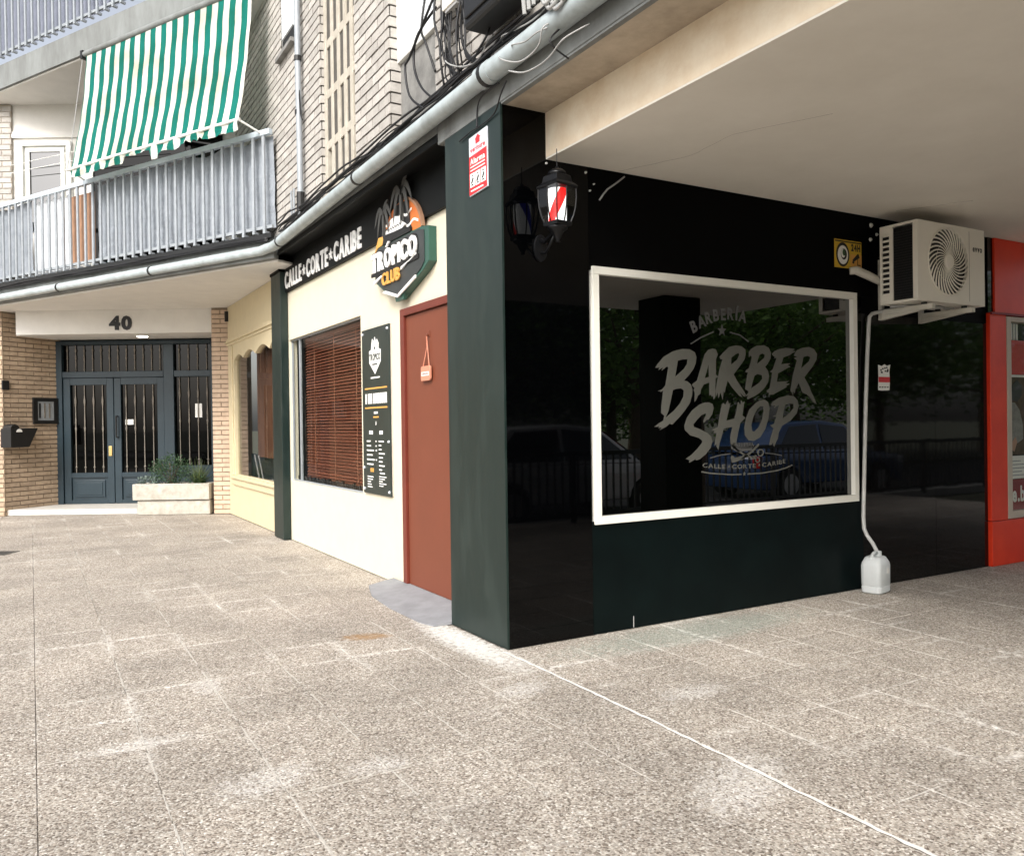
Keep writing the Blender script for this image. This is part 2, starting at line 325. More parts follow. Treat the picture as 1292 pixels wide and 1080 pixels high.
class MB:
    def __init__(s, fr=I4): s.v = []; s.f = []; s.fr = fr
    def add(s, vs, fs, m=None):
        o = len(s.v); T = s.fr @ m if m is not None else s.fr
        s.v += [T @ Vector(p) for p in vs]; s.f += [tuple(i+o for i in q) for q in fs]; return s
    def box(s, x0, x1, y0, y1, z0, z1, m=None):
        return s.add([(x0,y0,z0),(x1,y0,z0),(x1,y1,z0),(x0,y1,z0),(x0,y0,z1),(x1,y0,z1),(x1,y1,z1),(x0,y1,z1)],
                     [(0,3,2,1),(4,5,6,7),(0,1,5,4),(1,2,6,5),(2,3,7,6),(3,0,4,7)], m)
    def tube(s, path, r, n=8, m=None, cap=True):
        P = [Vector(p) for p in path]; R = r if isinstance(r, (list, tuple)) else [r]*len(P); vs = []; fs = []
        up = None
        for i, p in enumerate(P):
            t = (P[min(i+1, len(P)-1)]-P[max(i-1, 0)])
            t = t.normalized() if t.length > 1e-9 else Vector((0, 0, 1))
            if up is None:
                a = Vector((0, 0, 1)) if abs(t.z) < .9 else Vector((1, 0, 0)); up = (a-t*a.dot(t)).normalized()
            else:
                up = up-t*up.dot(t); up = up.normalized() if up.length > 1e-6 else t.orthogonal().normalized()
            b = t.cross(up)
            for k in range(n):
                a = 2*PI*k/n; vs.append(p+(up*math.cos(a)+b*math.sin(a))*R[i])
        for i in range(len(P)-1):
            for k in range(n): fs.append((i*n+k, i*n+(k+1) % n, (i+1)*n+(k+1) % n, (i+1)*n+k))
        if cap: fs.append(tuple(range(n-1, -1, -1))); fs.append(tuple((len(P)-1)*n+k for k in range(n)))
        return s.add(vs, fs, m)
    def lathe(s, prof, n=24, m=None, c=(0, 0)):
        vs = []; fs = []
        for r, z in prof:
            for k in range(n): a = 2*PI*(k+.5)/n; vs.append((c[0]+r*math.cos(a), c[1]+r*math.sin(a), z))
        for i in range(len(prof)-1):
            for k in range(n): fs.append((i*n+k, i*n+(k+1) % n, (i+1)*n+(k+1) % n, (i+1)*n+k))
        fs.append(tuple(range(n-1, -1, -1))); fs.append(tuple((len(prof)-1)*n+k for k in range(n)))
        return s.add(vs, fs, m)
    def plate(s, polys, y0, y1, m=None, axis='xz'):
        """extrude a polygon (with holes) given in (x, z) from y0 (front) to y1 (back); axis 'xy' lays it flat with z0, z1"""
        P = lambda a, b, d: (a, d, b) if axis == 'xz' else ((a, b, d) if axis == 'xy' else (d, a, b))
        flat = [p for q in polys for p in q]; n = len(flat)
        tris = tessellate_polygon([[Vector((a, b, 0)) for a, b in q] for q in polys])
        vs = [P(a, b, y0) for a, b in flat]+[P(a, b, y1) for a, b in flat]; fs = []
        for t in tris: fs.append(tuple(t)); fs.append(tuple(i+n for i in reversed(t)))
        o = 0
        for q in polys:
            k = len(q)
            for i in range(k): j = (i+1) % k; fs.append((o+i, o+j, o+j+n, o+i+n))
            o += k
        return s.add(vs, fs, m)
    def build(s, name, m, parent=None, smooth=False, bevel=0, label=None, kind=None):
        me = bpy.data.meshes.new(name)
        T = I4
        if parent is not None: T = world(parent).inverted()
        me.from_pydata([T @ v for v in s.v], [], s.f)
        bm = bmesh.new(); bm.from_mesh(me); bmesh.ops.recalc_face_normals(bm, faces=bm.faces)
        if bevel:
            ed = [e for e in bm.edges if len(e.link_faces) == 2 and e.calc_face_angle(0) > .6]
            bmesh.ops.bevel(bm, geom=ed, offset=bevel, segments=2, profile=.5, affect='EDGES', clamp_overlap=True)
        bm.to_mesh(me); bm.free()
        if smooth:
            for p in me.polygons: p.use_smooth = True
            if smooth == 'a': me.set_sharp_from_angle(angle=.7)
        me.materials.append(MATS[m] if isinstance(m, str) else m)
        o = bpy.data.objects.new(name, me); col.objects.link(o)
        if parent is not None: o.parent = parent
        if label: o['label'] = label
        if kind: o['kind'] = kind
        return o
def world(o):
    Mx = o.matrix_basis.copy()
    while o.parent is not None: o = o.parent; Mx = o.matrix_basis @ Mx
    return Mx
def thing(name, label, cat, loc=(0, 0, 0), rot=0, group=None):
    o = bpy.data.objects.new(name, None); col.objects.link(o); o.empty_display_size = .2
    o.matrix_basis = Matrix.Translation(loc) @ Matrix.Rotation(rot, 4, 'Z')
    o['label'] = label; o['category'] = cat
    if group: o['group'] = group
    return o
def tag(o, label, cat, group=None):
    o['label'] = label; o['category'] = cat
    if group: o['group'] = group
    return o
def bx(name, m, parent, fr, *d, bevel=0, label=None): return MB(fr).box(*d).build(name, m, parent, bevel=bevel, label=label)
def rebase(o, p):
    """move the origin of a single-mesh thing to p without moving the mesh"""
    d = Vector(p)-o.location; o.data.transform(Matrix.Translation(-d)); o.location = Vector(p); return o
def inst(name, me, parent, Mw):
    o = bpy.data.objects.new(name, me); col.objects.link(o); o.parent = parent; o.matrix_basis = world(parent).inverted() @ Mw; return o
def px(p):
    d = Vector(p)-CAM; z = d.dot(fwd)
    if z < .1: return None
    return (646+1041.7*d.dot(r2)/z, 540-1041.7*d.dot(u2)/z, z)
def inview(p, mg=25):
    q = px(p); return q is not None and -mg < q[0] < 1292+mg and -mg < q[1] < 1080+mg
def copy_tree(o, parent=None):
    c = o.copy(); col.objects.link(c); c.parent = parent
    for ch in list(o.children): copy_tree(ch, c)
    return c

# lettering from the built-in font, one glyph at a time
GL = {}
def glyph(ch, bold=.02):
    k = (ch, bold)
    if k in GL: return GL[k]
    cu = bpy.data.curves.new('glyph', 'FONT'); cu.body = ch; cu.size = 1; cu.offset = bold; cu.resolution_u = 3; cu.fill_mode = 'FRONT'; cu.extrude = 0
    ob = bpy.data.objects.new('glyph', cu); col.objects.link(ob); bpy.context.view_layer.update()
    me = bpy.data.meshes.new_from_object(ob.evaluated_get(bpy.context.evaluated_depsgraph_get()))
    vs = [(v.co.x, v.co.y) for v in me.vertices]; fs = [tuple(p.vertices) for p in me.polygons]
    cnt = {}
    for f in fs:
        for i in range(len(f)): e = (f[i], f[(i+1) % len(f)]); cnt[e] = 1
    edge = [e for e in cnt if (e[1], e[0]) not in cnt]
    bpy.data.objects.remove(ob); bpy.data.curves.remove(cu); bpy.data.meshes.remove(me)
    x0 = min(v[0] for v in vs); x1 = max(v[0] for v in vs)
    GL[k] = ([(a-x0, b) for a, b in vs], fs, edge, x1-x0); return GL[k]
def star2(r, ri=.42): return [(math.sin(PI*i/5)*(r if i % 2 == 0 else r*ri), math.cos(PI*i/5)*(r if i % 2 == 0 else r*ri)) for i in range(10)]
def put_glyph(mb, ch, T2, y0, y1, bold=.02):
    vs, fs, edge, wd = glyph(ch, bold); n = len(vs); pts = [T2(a, b) for a, b in vs]
    V = [(a, y0, b) for a, b in pts]+[(a, y1, b) for a, b in pts]
    F = list(fs)+[tuple(i+n for i in reversed(f)) for f in fs]+[(a, b, b+n, a+n) for a, b in edge]
    mb.add(V, F)
def line_layout(text, x0, x1, gap=.11, space=.32, bold=.02):
    adv = []; x = 0
    for ch in text:
        if ch == ' ': x += space; continue
        wd = .5 if ch == '*' else glyph(ch, bold)[3]
        adv.append((ch, x)); x += wd+gap
    k = (x1-x0)/(x-gap); return [(ch, x0+a*k) for ch, a in adv], k
def text(mb, s, x0, x1, z0, z1, y0, y1, bold=.02, gap=.11, slope=0, cap=.73, space=.32):
    lay, k = line_layout(s, x0, x1, gap, space, bold); kz = (z1-z0)/cap
    for ch, x in lay:
        T = lambda a, b, x=x: (x+a*k, z0+b*kz+slope*(x+a*k-x0))
        if ch == '*':
            pts = [(x+.25*k+p[0]*k, (z0+z1)/2+p[1]*kz*.8) for p in star2(.3)]; mb.plate([pts], y0, y1)
        else: put_glyph(mb, ch, T, y0, y1, bold)
    return mb

BOXV = [(0,0,0),(1,0,0),(1,1,0),(0,1,0),(0,0,1),(1,0,1),(1,1,1),(0,1,1)]
BOXF = [(0,3,2,1),(4,5,6,7),(0,1,5,4),(1,2,6,5),(2,3,7,6),(3,0,4,7)]
UNIT = {}
def unit(m, name):
    if (m, name) not in UNIT:
        me = bpy.data.meshes.new(name); me.from_pydata(BOXV, [], BOXF); me.materials.append(MATS[m]); UNIT[m, name] = me
    return UNIT[m, name]
def bricks(parent, fr, x0, x1, z0, z1, m, holes=(), cap=300, bl=.270, bh=.071, j=.017, th=.032, name='brick', half=True):
    L = []; row = 0; z = z0
    while z+bh*.4 < z1:
        x = x0-(.5*(bl+j) if (row % 2 and half) else 0)
        while x < x1:
            a, b = max(x, x0), min(x+bl, x1)
            segs = [(a, b)] if b-a > .02 else []
            for h in holes:
                if z+bh > h[2] and z < h[3]:
                    n2 = []
                    for a, b in segs:
                        if b <= h[0] or a >= h[1]: n2.append((a, b)); continue
                        if h[0]-a > .02: n2.append((a, h[0]))
                        if b-h[1] > .02: n2.append((h[1], b))
                    segs = n2
            for a, b in segs: L.append((a, b, z, min(z+bh, z1)))
            x += bl+j
        z += bh+j; row += 1
    vis = []; rest = []
    for q in L:
        c = fr @ Vector(((q[0]+q[1])/2, 0, (q[2]+q[3])/2))
        (vis if inview(c) else rest).append(((c-CAM).length, q))
    vis.sort(); rest += vis[cap:]; vis = vis[:cap]
    for d, (a, b, c, e) in vis:
        T = fr @ Matrix.Translation((a, random.uniform(-.002, .002), c)) @ Matrix.Diagonal((b-a, th, e-c, 1))
        inst(name, unit(m, name), parent, T)
    if rest:
        mb = MB(fr)
        for d, (a, b, c, e) in rest: y = random.uniform(-.002, .002); mb.box(a, b, y, y+th, c, e)
        mb.build(name+'_courses', m, parent, kind='stuff')
# brush-lettering outlines (metres on the glass: x along the wall, z up) and cable runs (y, z on the facade)
BRUSH={'B':[[(1.22,1.769),(1.238,1.793),(1.295,1.847),(1.375,1.886),(1.421,1.899),(1.467,1.908),(1.537,1.908),(1.584,1.889),(1.6,1.855),(1.592,1.811),(1.57,1.77),(1.528,1.725),(1.481,1.686),(1.51,1.68),(1.545,1.658),(1.558,1.623),(1.553,1.579),(1.531,1.525),(1.483,1.472),(1.43,1.424),(1.366,1.375),(1.349,1.379),(1.355,1.39),(1.309,1.36),(1.286,1.352),(1.252,1.338),(1.273,1.356),(1.241,1.352),(1.253,1.362),(1.204,1.361),(1.248,1.387),(1.287,1.404),(1.297,1.438),(1.268,1.456),(1.272,1.508),(1.284,1.577),(1.288,1.614),(1.262,1.601),(1.27,1.61),(1.239,1.608),(1.28,1.622),(1.308,1.647),(1.324,1.708),(1.339,1.776),(1.322,1.78),(1.276,1.751),(1.291,1.775),(1.248,1.755),(1.26,1.772)],[(1.425,1.824),(1.466,1.834),(1.515,1.837),(1.512,1.804),(1.482,1.768),(1.398,1.709)],[(1.376,1.617),(1.41,1.626),(1.453,1.629),(1.478,1.614),(1.473,1.569),(1.443,1.525),(1.391,1.477),(1.304,1.421),(1.333,1.473),(1.352,1.534)]],'A':[[(1.759,1.921),(1.716,1.911),(1.679,1.875),(1.648,1.794),(1.604,1.686),(1.562,1.663),(1.556,1.65),(1.58,1.632),(1.57,1.619),(1.581,1.597),(1.578,1.534),(1.6,1.561),(1.608,1.579),(1.632,1.592),(1.641,1.628),(1.669,1.66),(1.722,1.674),(1.72,1.579),(1.735,1.588),(1.744,1.57),(1.756,1.58),(1.761,1.552),(1.776,1.571),(1.782,1.706),(1.81,1.716),(1.786,1.734),(1.788,1.842),(1.807,1.879),(1.789,1.915)],[(1.717,1.805),(1.719,1.715),(1.676,1.705)]],'R':[[(1.856,1.891),(1.922,1.938),(1.987,1.952),(2.045,1.948),(2.086,1.925),(2.089,1.893),(2.076,1.85),(2.034,1.807),(1.963,1.737),(1.999,1.687),(2.048,1.634),(2.088,1.586),(2.076,1.586),(2.039,1.618),(2.08,1.574),(2.063,1.575),(2.018,1.609),(2.051,1.568),(2.018,1.579),(1.949,1.639),(1.901,1.691),(1.88,1.638),(1.871,1.602),(1.86,1.614),(1.85,1.549),(1.829,1.608),(1.811,1.561),(1.799,1.608),(1.785,1.573),(1.781,1.614),(1.805,1.708),(1.83,1.791),(1.855,1.844),(1.835,1.844),(1.824,1.861)],[(1.941,1.858),(1.986,1.886),(2.015,1.896),(2.023,1.882),(2.002,1.848),(1.94,1.808)]],'B2':[[(2.122,1.869),(2.123,1.906),(2.145,1.93),(2.204,1.957),(2.281,1.964),(2.333,1.946),(2.356,1.907),(2.349,1.864),(2.318,1.823),(2.291,1.801),(2.321,1.771),(2.332,1.728),(2.32,1.685),(2.284,1.642),(2.232,1.605),(2.181,1.58),(2.104,1.553),(2.096,1.568),(2.117,1.58),(2.08,1.577),(2.114,1.604),(2.106,1.619),(2.081,1.628),(2.085,1.664),(2.099,1.712),(2.108,1.755),(2.083,1.754),(2.091,1.772),(2.121,1.785),(2.139,1.828),(2.152,1.87),(2.139,1.882)],[(2.233,1.888),(2.263,1.901),(2.289,1.892),(2.284,1.868),(2.206,1.82),(2.215,1.854)],[(2.179,1.732),(2.209,1.744),(2.256,1.736),(2.26,1.709),(2.225,1.678),(2.139,1.634),(2.153,1.677)]],'E':[[(2.375,1.889),(2.367,1.901),(2.398,1.923),(2.446,1.94),(2.518,1.952),(2.617,1.946),(2.598,1.93),(2.634,1.928),(2.593,1.914),(2.562,1.897),(2.49,1.877),(2.466,1.823),(2.516,1.831),(2.569,1.835),(2.542,1.819),(2.569,1.804),(2.542,1.8),(2.452,1.761),(2.43,1.754),(2.416,1.689),(2.478,1.693),(2.549,1.697),(2.513,1.678),(2.558,1.676),(2.512,1.653),(2.53,1.65),(2.476,1.631),(2.37,1.59),(2.318,1.587),(2.335,1.602),(2.31,1.608),(2.305,1.621),(2.336,1.636),(2.354,1.698),(2.366,1.759),(2.347,1.759),(2.343,1.768),(2.373,1.781),(2.396,1.828),(2.419,1.872),(2.384,1.864),(2.397,1.877)]],'R2':[[(2.606,1.877),(2.647,1.884),(2.611,1.893),(2.616,1.908),(2.644,1.938),(2.708,1.959),(2.782,1.967),(2.838,1.953),(2.871,1.916),(2.865,1.871),(2.817,1.813),(2.723,1.728),(2.768,1.672),(2.804,1.609),(2.845,1.551),(2.859,1.516),(2.812,1.539),(2.785,1.57),(2.748,1.595),(2.702,1.608),(2.658,1.683),(2.62,1.632),(2.611,1.601),(2.597,1.62),(2.592,1.585),(2.584,1.607),(2.566,1.619),(2.576,1.67),(2.595,1.745),(2.619,1.802),(2.642,1.859)],[(2.716,1.886),(2.763,1.897),(2.795,1.888),(2.78,1.856),(2.687,1.797)]],'S':[[(1.675,1.529),(1.715,1.531),(1.751,1.519),(1.76,1.489),(1.744,1.444),(1.708,1.406),(1.693,1.407),(1.662,1.384),(1.658,1.399),(1.683,1.433),(1.684,1.452),(1.643,1.441),(1.598,1.407),(1.563,1.374),(1.567,1.356),(1.622,1.34),(1.691,1.313),(1.731,1.285),(1.743,1.247),(1.725,1.203),(1.679,1.159),(1.618,1.123),(1.583,1.117),(1.583,1.128),(1.519,1.103),(1.524,1.119),(1.488,1.131),(1.539,1.156),(1.599,1.199),(1.645,1.242),(1.645,1.257),(1.611,1.277),(1.532,1.297),(1.484,1.335),(1.479,1.364),(1.505,1.423),(1.555,1.475),(1.625,1.516)]],'H':[[(1.843,1.519),(1.859,1.527),(1.874,1.512),(1.901,1.546),(1.911,1.519),(1.927,1.527),(1.905,1.462),(1.883,1.397),(1.967,1.412),(1.989,1.473),(2.006,1.535),(2.027,1.511),(2.038,1.546),(2.054,1.523),(2.07,1.539),(2.047,1.434),(2.079,1.418),(2.046,1.395),(2.025,1.38),(2.002,1.311),(1.985,1.249),(1.968,1.181),(1.953,1.216),(1.937,1.205),(1.925,1.228),(1.922,1.274),(1.945,1.35),(1.856,1.34),(1.829,1.268),(1.812,1.231),(1.801,1.185),(1.786,1.208),(1.782,1.231),(1.766,1.217),(1.772,1.254),(1.788,1.307),(1.757,1.311),(1.768,1.326),(1.737,1.331),(1.799,1.352),(1.816,1.421)]],'O':[[(2.278,1.551),(2.317,1.535),(2.333,1.487),(2.32,1.408),(2.285,1.33),(2.229,1.268),(2.163,1.242),(2.108,1.247),(2.071,1.286),(2.067,1.341),(2.084,1.41),(2.123,1.48),(2.189,1.527),(2.234,1.547)],[(2.238,1.503),(2.266,1.499),(2.271,1.464),(2.253,1.401),(2.214,1.342),(2.169,1.312),(2.147,1.316),(2.137,1.363),(2.16,1.425),(2.2,1.48)]],'P':[[(2.35,1.515),(2.373,1.539),(2.436,1.567),(2.528,1.585),(2.598,1.58),(2.644,1.547),(2.655,1.503),(2.631,1.446),(2.559,1.39),(2.466,1.351),(2.431,1.303),(2.419,1.256),(2.39,1.216),(2.378,1.193),(2.362,1.225),(2.35,1.209),(2.328,1.206),(2.34,1.257),(2.375,1.332),(2.336,1.357),(2.381,1.368),(2.405,1.419),(2.365,1.424),(2.405,1.435),(2.435,1.511),(2.383,1.491),(2.395,1.507),(2.356,1.507)],[(2.504,1.511),(2.55,1.523),(2.597,1.519),(2.596,1.487),(2.549,1.446),(2.473,1.407),(2.486,1.463)]]}
BARB_ARC=[(1.578,2.074),(1.652,2.112),(1.721,2.144),(1.793,2.166),(1.866,2.175),(1.94,2.183),(2.005,2.182),(2.064,2.172)]
LOOPS= [[(0.991,4.499),(1.013,4.235),(0.941,4.101),(0.85,3.869)],[(0.799,4.299),(1.066,4.194),(1.125,4.014),(1.002,3.81),(0.845,3.671)],[(0.784,4.384),(0.886,4.255),(1.176,4.088),(1.259,4.043),(1.186,3.81),(1.007,3.664)],[(0.76,4.383),(0.72,4.163),(0.645,3.982),(0.626,3.845),(0.643,3.692)],[(0.725,4.367),(0.685,4.168),(0.621,3.992),(0.615,3.85),(0.509,3.673)],[(0.69,4.352),(0.64,4.129),(0.661,3.988),(0.589,3.821),(0.443,3.678)],[(0.405,4.202),(0.391,3.975),(0.407,3.79),(0.443,3.678)],[(0.363,4.183),(0.387,3.974),(0.376,3.778),(0.411,3.676)],[(0.515,4.164),(0.432,4.031),(0.419,3.891),(0.431,3.731)],[(0.506,3.76),(0.255,3.679),(0.116,3.677),(0.019,3.73),(-0.019,3.768)],[(0.682,3.916),(0.549,3.805),(0.378,3.716),(0.215,3.669),(0.059,3.664)],[(-0.021,3.821),(-0.018,3.75),(0.057,3.718),(0.155,3.674),(0.255,3.684)],[(-0.415,3.739),(-0.248,3.708),(-0.09,3.703),(0.098,3.652)],[(-0.659,3.68),(-0.507,3.641),(-0.265,3.676),(-0.161,3.692),(-0.134,3.668)],[(-0.73,3.617),(-0.757,3.566),(-0.893,3.522)],[(1.396,4.151),(1.287,4.032),(1.075,3.947),(0.873,3.908)]]
LOWC= [[(-0.176,3.588),(-0.261,3.512),(-0.376,3.446),(-0.504,3.398),(-0.626,3.395),(-0.701,3.421),(-0.746,3.489),(-0.79,3.54)],[(-0.242,3.459),(-0.375,3.393),(-0.533,3.326),(-0.698,3.304),(-0.812,3.315),(-0.935,3.349),(-1.002,3.419)],[(-0.789,3.509),(-0.8,3.389),(-0.812,3.315)],[(-0.082,3.449),(0.127,3.451),(0.268,3.426),(0.283,3.299)],[(-0.171,3.434),(-0.098,3.373),(0.053,3.317),(0.252,3.299),(0.356,3.304),(0.53,3.29)],[(-0.28,3.581),(-0.411,3.525),(-0.553,3.488),(-0.702,3.483),(-0.782,3.52)]]
# ------------------------------------------------------------------ setting
def structure(o): o['kind'] = 'structure'; return o
structure(MB().box(-300, 300, -300, 300, -.6, -.16).build('ground', 'earth'))
structure(MB().box(-60, 60, -12.5, -5.55, -.155, -.12).build('road', 'asphalt'))
kerb = structure(MB().box(-60, 60, -5.546, -5.4, -.15, .004).build('kerb', 'kerb', bevel=.01))
pave = structure(MB().box(-14, 11, -5.396, 16, -.155, -.006).build('pavement', 'pebble'))
structure(MB().box(-60, 60, -30, -12.54, -.155, -.03).build('verge', 'earth'))
P = .415
def slabs():
    vis = []; rest = []
    for i in range(-34, 27):
        for k in range(-12, 40):
            a = -.03+i*P; off = .10 if i >= 0 else 0; b = -.45+off+k*P
            if a < -13.8 or a+P > 10.8 or b < -5.39 or b+P > 15.8: continue
            if a > -.1 and b > -.05: continue
            if a > -.1 and b+P > 0: pass
            c = Vector((a+P/2, b+P/2, 0)); (vis if inview(c, 60) else rest).append(((c-CAM).length, a, b, i))
    vis.sort(); rest += vis[300:]; vis = vis[:300]
    J = .0022
    mes = []
    for t in range(3):
        mb = MB(); mb.box(J, P-J, J, P-J, -.05, 0); me_o = mb.build('paving_slab', 'pebble', bevel=.0016); mes.append(me_o.data); bpy.data.objects.remove(me_o)
    for d, a, b, i in vis:
        g = .012 if i == 0 else 0
        T = Matrix.Translation((a+g, b, random.uniform(-.0006, .0006))) @ Matrix.Diagonal(((P-g)/P, 1, 1, 1))
        inst('paving_slab', mes[0], pave, T)
    mb = MB()
    for d, a, b, i in rest: mb.box(a+J, a+P-J, b+J, b+P-J, -.05, 0)
    mb.build('slab_field', 'pebble', pave, kind='stuff')
slabs()
# the pale mortar seam that runs out from the corner of the shop
pts = []; y = -.02
while y > -5.3: pts.append((-.036+random.uniform(-.004, .004)-.012*math.sin(y*1.7), y)); y -= .05
wd = [random.uniform(.0042, .0088)*(.3 if random.random() < .12 else 1) for _ in pts]
MB().plate([[(a-w_, b) for (a, b), w_ in zip(pts, wd)]+[(a+w_, b) for (a, b), w_ in reversed(list(zip(pts, wd)))]], -.004, .0035, axis='xy').build('mortar_seam', 'seam_mortar', pave)
MB().plate([[(a-.0100+random.uniform(-.001, .001), b) for a, b in pts]+[(a-.0084, b) for a, b in reversed(pts)]], -.004, .0012, axis='xy').build('seam_crack', 'mortar_dark', pave)

# broken pale mortar lines that survive along a few joints
def mortar_line(a, b, w0=.0045, skip=.22):
    a = Vector(a); b = Vector(b); L = (b-a).length; u = (b-a)/L; nrm = Vector((-u.y, u.x)); t = 0
    while t < L:
        seg = random.uniform(.06, .36); e = min(L, t+seg); P_ = []; k = int((e-t)/.025)+2
        lft = []; rgt_ = []
        for i in range(k):
            q = a+u*(t+(e-t)*i/(k-1))+nrm*random.uniform(-.0022, .0022); h = .72*w0*random.uniform(.3, 1.25)*(.25 if i in (0, k-1) else 1); lft.append(q+nrm*h); rgt_.append(q-nrm*h)
        MB().plate([[(p.x, p.y) for p in lft]+[(p.x, p.y) for p in reversed(rgt_)]], -.003, .0016, axis='xy').build('mortar_line', 'lime_mortar', pave)
        t = e+random.uniform(.02, skip)
for a_, b_, w_ in (((-2.105, 2.46), (-2.105, -1.7), .0048), ((-1.69, 2.44), (-1.69, -2.1), .0055), ((-2.105, 2.455), (-1.69, 2.455), .005), ((-2.50, -.45), (-1.69, -.45), .005), ((-2.105, .38), (-1.69, .38), .003), ((-1.275, .38), (-1.275, -1.6), .003), ((-.86, -.2), (-.86, -1.7), .0032), ((-1.69, -1.28), (-.86, -1.28), .003), ((-.445, 1.2), (-.445, -2.0), .003), ((-.86, 3.3), (-.1, 3.3), .003),
        ((.385, -.76), (2.875, -.76), .0035), ((.8, -1.175), (2.46, -1.175), .0045), ((2.045, -.76), (2.045, -1.59), .0042), ((.385, -1.175), (.385, -2.1), .0040), ((1.63, -2.005), (2.46, -2.005), .0040), ((.385, -2.005), (1.1, -2.005), .003), ((-.86, 7.0), (-.86, 9.2), .005)):
    mortar_line(a_, b_, w_)
# ------------------------------------------------------------------ apartment building over the shops
bld = thing('apartment_building', 'pale brick apartment block above the black barber shop, with balconies and a broad plastered overhang', 'building', (0, 0, 0))
# slab edge over the left facade and the overhang
bx('slab_edge', 'slab_concrete', bld, RF, 0, .60, .9, 5.5, 3.46, 3.64)
bx('slab_edge', 'slab_concrete', bld, RF, 0, .60, -5.3, .898, 3.375, 3.64, bevel=.006)
bx('drip_lip', 'slab_concrete', bld, RF, .006, .04, -5.3, -.004, 3.362, 3.3745)
bx('weathered_soffit', 'old_soffit', bld, RF, .042, .60, -5.3, -.002, 3.364, 3.3735)
bx('overhang_beam', 'beam_paint', bld, RF, .33, .62, -5.3, -.002, 3.082, 3.3635)
bx('overhang_soffit', 'soffit_paint', bld, RF, .3305, 7.0, -5.3, -.002, 3.07, 3.0815)
bx('overhang_slab', 'concrete', bld, RF, .601, 7.0, -5.3, 9, 3.40, 3.64)
def crack(P_, w_=.003):
    q = []
    for i in range(len(P_)-1):
        a, b = Vector(P_[i]), Vector(P_[i+1])
        for k in range(6): q.append(a+(b-a)*k/6+Vector((random.uniform(-.006, .006), random.uniform(-.006, .006))))
    q.append(Vector(P_[-1])); h = [w_*random.uniform(.3, 1) for _ in q]
    MB().plate([[(p.x, p.y-d_) for p, d_ in zip(q, h)]+[(p.x, p.y+d_) for p, d_ in reversed(list(zip(q, h)))]], 3.0688, 3.0699, axis='xy').build('ceiling_crack', 'crack_grey', bld)
crack([(3.55, -.22), (3.62, -.36), (3.70, -.50), (3.74, -.62), (3.80, -.70)]); crack([(.9, -.02), (1.1, -.5), (1.05, -.9), (1.3, -1.4)], .0010)
# brick walls of the first floor
def brick_wall(y0, y1, z0, z1, x=.03, holes=(), cap=300, name='brick_wall'):
    fr = frame(x, 0, -PI/2); holes2 = [(-h[1], -h[0], h[2], h[3]) for h in holes]
    mb = MB(fr); ys = [(-y1, -y0)]
    if holes2:
        h = holes2[0]; mb.box(-y1, h[0], .010, .16, z0, z1); mb.box(h[1], -y0, .010, .16, z0, z1)
        mb.box(h[0], h[1], .010, .16, z0, h[2]); mb.box(h[0], h[1], .010, .16, h[3], z1)
    else: mb.box(-y1, -y0, .010, .16, z0, z1)
    wl = mb.build(name, 'mortar_dark', bld)
    bricks(wl, fr, -y1, -y0, z0+.004, z1, 'brick_cream', holes2, cap)
    # the brick ends that show where the wall returns
    fr2 = frame(x+.03, y0, 0)
    m2 = MB(fr2); m2.box(0, .125, -.004, .02, z0, z1)
    r = m2.build('wall_return', 'mortar_dark', wl)
    return wl
w1 = brick_wall(3.68, 7.6, 3.66, 7.4, holes=[(4.53, 5.13, 5.62, 7.0)])
w2 = brick_wall(1.86, 2.66, 3.66, 7.0)
w3 = brick_wall(-3.0, .98, 3.66, 5.6)
for yy, wl in ((3.68, w1), (1.86, w2)):            # brick ends of the returns
    z = 3.664; k = 0
    while z < 6.6:
        a = .035 if k % 2 else .048
        inst('brick', unit('brick_cream', 'brick'), wl, Matrix.Translation((a, yy-.012, z)) @ Matrix.Diagonal((.108, .03, .073, 1))); z += .088; k += 1
bx('back_wall', 'mortar_dark', bld, RF, .34, .5, -5.2, 5.4, 3.645, 8)
# shuttered window in the far brick wall
sw = bx('shutter_window', 'white_metal', bld, RF, .05, .09, 4.535, 5.125, 5.625, 6.995, bevel=.004)
bx('shutter', 'shutter_white', sw, RF, .035, .05, 4.60, 5.06, 5.80, 6.95)
mb = MB()
for k in range(27): mb.box(.024, .0345, 4.605, 5.055, 5.805+k*.042, 5.84+k*.042)
mb.build('shutter_slats', 'shutter_white', sw, kind='stuff')
bx('pane', 'ac_dark', sw, RF, .036, .05, 4.60, 5.06, 5.68, 5.795)
bx('sill', 'concrete', sw, RF, -.03, .06, 4.50, 5.16, 5.575, 5.618)
# grey stucco panel with the shuttered window above
bx('stucco_panel', 'concrete', bld, RF, .13, .33, .985, 1.855, 3.642, 4.33)
sw = bx('shutter_window', 'white_metal', bld, RF, .10, .16, .99, 1.85, 4.335, 4.385, bevel=.004)
bx('jamb', 'white_metal', sw, RF, .10, .16, 1.79, 1.85, 4.386, 5.6); bx('jamb', 'white_metal', sw, RF, .10, .16, 1.50, 1.545, 4.386, 5.6); bx('jamb', 'white_metal', sw, RF, .10, .16, .99, 1.05, 4.386, 5.6)
bx('shutter', 'shutter_white', sw, RF, .135, .16, 1.05, 1.79, 4.386, 5.6)
mb = MB()
for k in range(28): mb.box(.122, .1345, 1.055, 1.495, 4.392+k*.042, 4.428+k*.042)
mb.build('shutter_slats', 'shutter_white', sw, kind='stuff')
